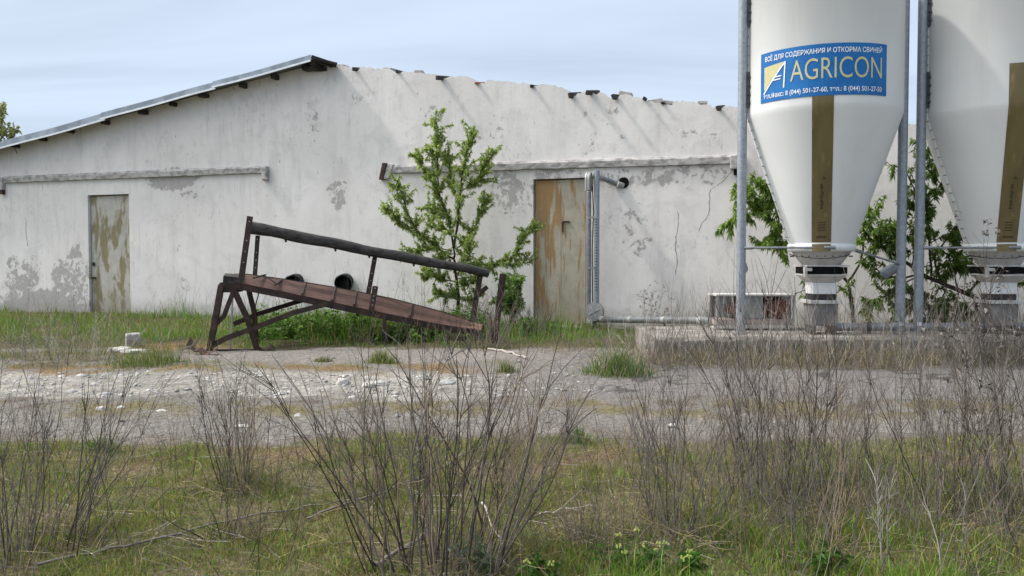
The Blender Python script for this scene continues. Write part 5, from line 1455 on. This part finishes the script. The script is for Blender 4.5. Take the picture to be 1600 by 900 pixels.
def silo_trees():
    rn = random.Random(12)
    # tree behind the first silo
    D = 11.75
    def P(*pts, d=0.0): return [at(x, y, D + d + rn.uniform(-.08, .08)) for (x, y) in pts]
    b = at(1335, 505, 11.75); b.z = zgf(b.x, b.y)
    tr = P((1335, 505), (1330, 470), (1325, 440)); tr[0].z = .1
    polys = [(tr, .04, .2), (P((1325, 440), (1270, 390), (1215, 350), (1180, 325), (1150, 300)), .02, .55), (P((1200, 340), (1170, 325), (1150, 335), (1140, 350)), .010, .9), (P((1215, 352), (1200, 372), (1195, 385)), .008, 1.0), (P((1230, 360), (1215, 330), (1205, 300), (1190, 290)), .010, 1.0),
             (P((1190, 330), (1172, 300), (1160, 290)), .008, 1.0), (P((1240, 370), (1222, 380), (1208, 378)), .008, 1.0), (P((1326, 440), (1345, 410), (1350, 370), (1365, 340), (1375, 320)), .018, .35), (P((1345, 410), (1365, 395), (1385, 360), (1398, 350)), .012, .5), (P((1350, 370), (1370, 385), (1400, 390)), .008, .6), (P((1330, 455), (1290, 440), (1215, 470), (1150, 480)), .006, .12)]
    leafy('bent_tree', b, polys, 'tree behind the silo with the blue panel, bright leaves showing left of its cone', 'tree', 63, leaf=(.04, .085), dens=210, ntw=13, twig=.27, start=.4, wid=.30, droop=.8, up=.1, cols=((.22, .35, .055), (.31, .43, .10), (.13, .22, .045)))
    # tree behind the second silo
    D = 11.55
    b = at(1532, 505, D); b.z = .2
    tr = P((1532, 508), (1528, 470), (1515, 458)); tr[0].z = .1
    polys = [(tr, .06, .2), (P((1518, 462), (1480, 446), (1440, 428), (1400, 400), (1360, 372), (1348, 358)), .035, .35), (P((1440, 428), (1410, 435), (1380, 430), (1345, 400)), .015, .5), (P((1470, 440), (1460, 400), (1490, 355), (1515, 340)), .016, .35), (P((1455, 430), (1452, 380), (1448, 320), (1440, 270), (1445, 225)), .016, .75),
             (P((1448, 320), (1470, 300), (1480, 285)), .008, .9), (P((1440, 280), (1465, 262), (1470, 245)), .008, .9), (P((1400, 400), (1392, 372), (1402, 350)), .010, .9), (P((1425, 415), (1432, 385), (1425, 362)), .010, .9), (P((1380, 388), (1370, 370), (1378, 345)), .010, .8), (P((1480, 446), (1470, 475), (1452, 500)), .012, .9),
             (P((1500, 455), (1490, 485), (1500, 505)), .010, .9), (P((1460, 440), (1490, 420), (1510, 425)), .010, .9), (P((1500, 455), (1470, 480), (1430, 505)), .008, .8), (P((1525, 470), (1505, 490), (1480, 500)), .008, .9), (P((1455, 360), (1430, 300), (1412, 262), (1385, 258)), .009, .3), (P((1528, 470), (1600, 440), (1650, 400)), .02, .6), (P((1515, 458), (1540, 420), (1580, 390)), .02, .5), (P((1440, 428), (1400, 450), (1370, 470), (1352, 490)), .010, .8), (P((1500, 455), (1480, 400), (1500, 375)), .010, .7), (P((1480, 446), (1430, 470), (1400, 495)), .009, .9), (P((1450, 330), (1425, 320), (1405, 330)), .007, .8), (P((1455, 380), (1480, 365), (1500, 372)), .007, .8)]
    leafy('crooked_tree', b, polys, 'dark crooked tree behind the second silo, branches crossing between the legs', 'tree', 64, leaf=(.04, .08), dens=210, ntw=14, twig=.30, start=.25, wid=.32, droop=.7, up=.15, cols=((.13, .22, .04), (.20, .30, .06), (.08, .15, .03)))
silo_trees()

def undergrowth():
    rn = np.random.default_rng(91); LV, S = Leaves(), Stems()
    for (cx, cy, sx, sy, hh, n) in ((-2.75, 12.5, .75, .5, .42, 260), (-2.0, 12.9, .6, .4, .36, 150), (-3.4, 12.4, .4, .5, .28, 90), (-.75, 13.2, .45, .35, .4, 130), (.2, 12.6, .35, .4, .26, 80), (-1.4, 11.9, .5, .3, .2, 90)):
        for _ in range(n):
            x, y = rn.normal(cx, sx * .55), rn.normal(cy, sy * .55); z = zgf(x, y)
            if y > WO.y + (x - WO.x) * WU.y / WU.x - .1: continue
            pts = curved(rn, (x, y, z - .02), (rn.normal(0, .3), rn.normal(0, .3), 1), hh * rn.uniform(.45, 1.15), 5, .09)
            S.add(pts, .003, .0015, (.09, .13, .04), 3)
            for _ in range(16):
                i = rn.integers(1, 6); d = rn.normal(0, 1, 3); d[2] = abs(d[2]) * .5; L = rn.uniform(.035, .09)
                LV.add(pts[i], d, L, L * rn.uniform(.3, .55), np.array(((.10, .20, .03), (.15, .27, .045), (.07, .14, .025))[rn.integers(3)]) * rn.uniform(.7, 1.3), .4, rn)
    P = np.array(LV.P).reshape(-1, 3); n = len(LV.P); i = np.arange(n)[:, None] * 4 + S.n
    V = np.concatenate(S.V + [P]); C = np.concatenate(S.C + [np.repeat(np.array(LV.C), 4, 0)])
    o = raw_mesh('undergrowth', V, [np.concatenate(S.F), i + np.array([[0, 1, 2, 3]])], M['leaf'], C, loc=(-2, 12.5, .2))
    tag(o, 'lush dark green weeds growing under the ramp and round the young tree', 'weeds', kind='stuff')
undergrowth()

def far_tree():
    rn = random.Random(4); D = 33.0
    b = at(-35, 500, D); b.z = .2
    top = [at(-35, 420, D), at(-30, 330, D), at(-25, 260, D)]
    polys = [([b, *top], .16, 0)]
    for k in range(26):
        a = top[rn.randint(0, 2)]; e = at(rn.uniform(-110, 28), rn.uniform(162, 255), D + rn.uniform(-1.5, 1.5)); m = a + (e - a) * .5 + Vector((0, 0, .25))
        polys.append(([a, m, e], .035, 1.0))
    for e in ((8, 172), (14, 196), (30, 200), (3, 165), (20, 212), (-10, 158)): polys.append(([at(-25, 260, D), at((e[0] - 25) / 2, (e[1] + 262) / 2, D), at(e[0], e[1], D)], .03, 1.1))
    leafy('spring_tree', b, polys, 'pale green tree showing over the low end of the roof at the left', 'tree', 65, leaf=(.12, .22), dens=26, ntw=2.2, twig=.5, start=.5, wid=.5, cols=((.36, .38, .16), (.44, .44, .22), (.24, .27, .10)))
far_tree()

def flower_weeds():
    rn = random.Random(20)
    for i, (px, py, h, n, fl, lab) in enumerate(((1012, 905, .20, 9, 5, 'leafy weed with yellow-green flower heads in front of the bushy-footed shrub'), (970, 900, .15, 6, 3, 'leafy weed with two pale flower heads left of the yellow one'), (1085, 888, .13, 6, 4, 'low weed with pale yellow buds below the bushy-footed shrub'), (845, 905, .10, 5, 2, 'small broad-leaved weed at the bottom edge right of centre'), (742, 895, .16, 9, 0, 'grey-green leafy weed at the foot of the central shrub'), (1290, 898, .14, 7, 0, 'bright leafy weed at the bottom edge below the dark shrubs'))):
        b = gp(px, py); root = thing('flowering_weed' if fl else 'leafy_weed', b, lab, 'weed', 'green weeds in the foreground')
        r2 = np.random.default_rng(100 + i); S, LV, FL = Stems(), Leaves(), MB()
        for k in range(n):
            q = np.array([b.x + rn.uniform(-.07, .07), b.y + rn.uniform(-.06, .06), b.z - .01]); pts = curved(r2, q, (rn.uniform(-.3, .3), rn.uniform(-.3, .3), 1), h * rn.uniform(.7, 1.15), 5, .06); S.add(pts, .003, .0018, (.10, .17, .04), 4)
            for _ in range(16):
                j = r2.integers(0, 5); d = r2.normal(0, 1, 3); d[2] = abs(d[2]) * .6; L = r2.uniform(.03, .065); c = np.array((.06, .15, .02) if i != 4 else (.16, .21, .14)) * r2.uniform(.6, 1.35)
                LV.add(pts[j], d, L, L * .38, c, .3, r2)
            if k < fl:
                e = pts[-1]; FL = MB()
                for _ in range(6):
                    c = Vector(e + r2.normal(0, .009, 3) * np.array([1, 1, .4])); FL.tube([c - Vector((0, 0, .004)), c + Vector((0, 0, .004))], [.0055, .0035], 5)
                FL.build('flower_head', M['flower'], root)
        S.build('stems', b, parent=root); LV.build('leaves', parent=root)


flower_weeds()

# ================================================================== LIGHT, SKY, CAMERA
sun_dir = Vector((1.0, -.12, -1.28)).normalized()      # the way the light travels
L = bpy.data.lights.new('sun', 'SUN'); L.energy = 2.05; L.angle = R(3.2); L.color = (1, .955, .89)
lo = bpy.data.objects.new('sun', L); COL.objects.link(lo); lo.rotation_euler = sun_dir.to_track_quat('-Z', 'Y').to_euler(); lo.location = (-6, -3, 12)

wd = bpy.data.worlds.new('World'); SC.world = wd; wd.use_nodes = True
nt = wd.node_tree; nt.nodes.clear()
def wn(ty, **kw):
    q = nt.nodes.new(ty)
    for k, v in kw.items(): setattr(q, k, v)
    return q
out = wn('ShaderNodeOutputWorld'); bg = wn('ShaderNodeBackground'); bg2 = wn('ShaderNodeBackground'); mx = wn('ShaderNodeMixShader')
sky = wn('ShaderNodeTexSky', sky_type='NISHITA'); sky.sun_disc = False
sd = -sun_dir; sky.sun_elevation = math.asin(sd.z); sky.sun_rotation = math.atan2(sd.x, sd.y)
sky.dust_density = 1.5; sky.air_density = 1.0
nt.links.new(sky.outputs[0], bg.inputs[0]); bg.inputs[1].default_value = .05
# thin cirrus, in a plane high above: direction divided by its height
tc = wn('ShaderNodeTexCoord'); sep = wn('ShaderNodeSeparateXYZ'); nt.links.new(tc.outputs['Generated'], sep.inputs[0])
zz = wn('ShaderNodeMath', operation='ADD'); nt.links.new(sep.outputs[2], zz.inputs[0]); zz.inputs[1].default_value = .12
zm = wn('ShaderNodeMath', operation='MAXIMUM'); nt.links.new(zz.outputs[0], zm.inputs[0]); zm.inputs[1].default_value = .03
dx = wn('ShaderNodeMath', operation='DIVIDE'); nt.links.new(sep.outputs[0], dx.inputs[0]); nt.links.new(zm.outputs[0], dx.inputs[1])
dy = wn('ShaderNodeMath', operation='DIVIDE'); nt.links.new(sep.outputs[1], dy.inputs[0]); nt.links.new(zm.outputs[0], dy.inputs[1])
cb = wn('ShaderNodeCombineXYZ'); nt.links.new(dx.outputs[0], cb.inputs[0]); nt.links.new(dy.outputs[0], cb.inputs[1])
mp = wn('ShaderNodeMapping'); nt.links.new(cb.outputs[0], mp.inputs[0]); mp.inputs['Rotation'].default_value = (0, 0, R(24)); mp.inputs['Scale'].default_value = (.34, 1.15, 1)
no = wn('ShaderNodeTexNoise'); nt.links.new(mp.outputs[0], no.inputs['Vector']); no.inputs['Scale'].default_value = 1.0; no.inputs['Detail'].default_value = 5; no.inputs['Roughness'].default_value = .5; no.inputs['Distortion'].default_value = .5
mr = wn('ShaderNodeMapRange', interpolation_type='SMOOTHSTEP'); nt.links.new(no.outputs[0], mr.inputs[0]); mr.inputs[1].default_value = .28; mr.inputs[2].default_value = .66; mr.inputs[3].default_value = .62; mr.inputs[4].default_value = 1.0
bg2.inputs[0].default_value = (.65, .79, 1.0, 1)
# forward-scatter glow round the unseen sun, added to lift wall light and soften shadows
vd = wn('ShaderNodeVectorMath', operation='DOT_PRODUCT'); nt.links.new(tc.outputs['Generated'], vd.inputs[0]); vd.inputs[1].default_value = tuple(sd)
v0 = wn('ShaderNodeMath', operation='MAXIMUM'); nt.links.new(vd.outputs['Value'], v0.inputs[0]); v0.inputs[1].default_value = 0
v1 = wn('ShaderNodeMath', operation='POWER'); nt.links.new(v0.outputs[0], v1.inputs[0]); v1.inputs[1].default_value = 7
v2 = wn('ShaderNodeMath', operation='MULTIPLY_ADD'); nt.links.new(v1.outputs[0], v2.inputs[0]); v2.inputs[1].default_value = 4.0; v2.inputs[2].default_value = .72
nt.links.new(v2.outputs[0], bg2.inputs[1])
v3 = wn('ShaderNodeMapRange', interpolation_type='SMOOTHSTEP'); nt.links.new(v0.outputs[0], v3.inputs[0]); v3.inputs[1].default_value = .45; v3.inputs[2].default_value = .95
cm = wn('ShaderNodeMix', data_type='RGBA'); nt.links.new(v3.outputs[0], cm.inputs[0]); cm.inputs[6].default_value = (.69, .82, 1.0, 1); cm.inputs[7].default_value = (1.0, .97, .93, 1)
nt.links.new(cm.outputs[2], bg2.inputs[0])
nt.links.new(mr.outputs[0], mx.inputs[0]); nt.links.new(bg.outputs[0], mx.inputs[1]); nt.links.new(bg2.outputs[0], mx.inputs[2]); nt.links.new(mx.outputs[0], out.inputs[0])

cam = bpy.data.cameras.new('camera'); co = bpy.data.objects.new('camera', cam); COL.objects.link(co)
cam.sensor_width = 36; cam.lens = 36 * FPX / 1600; cam.clip_end = 2000; cam.clip_start = .05
co.location = CAM; co.rotation_euler = (R(90) - PITCH, 0, 0); SC.camera = co

SC.view_settings.view_transform = 'Standard'; SC.view_settings.look = 'None'; SC.view_settings.gamma = 1; SC.view_settings.use_curve_mapping = False
SC.view_settings.exposure = .48
SC.cycles.use_denoising = True
SC.cycles.max_bounces = 6; SC.cycles.diffuse_bounces = 3; SC.cycles.transmission_bounces = 4; SC.cycles.transparent_max_bounces = 4
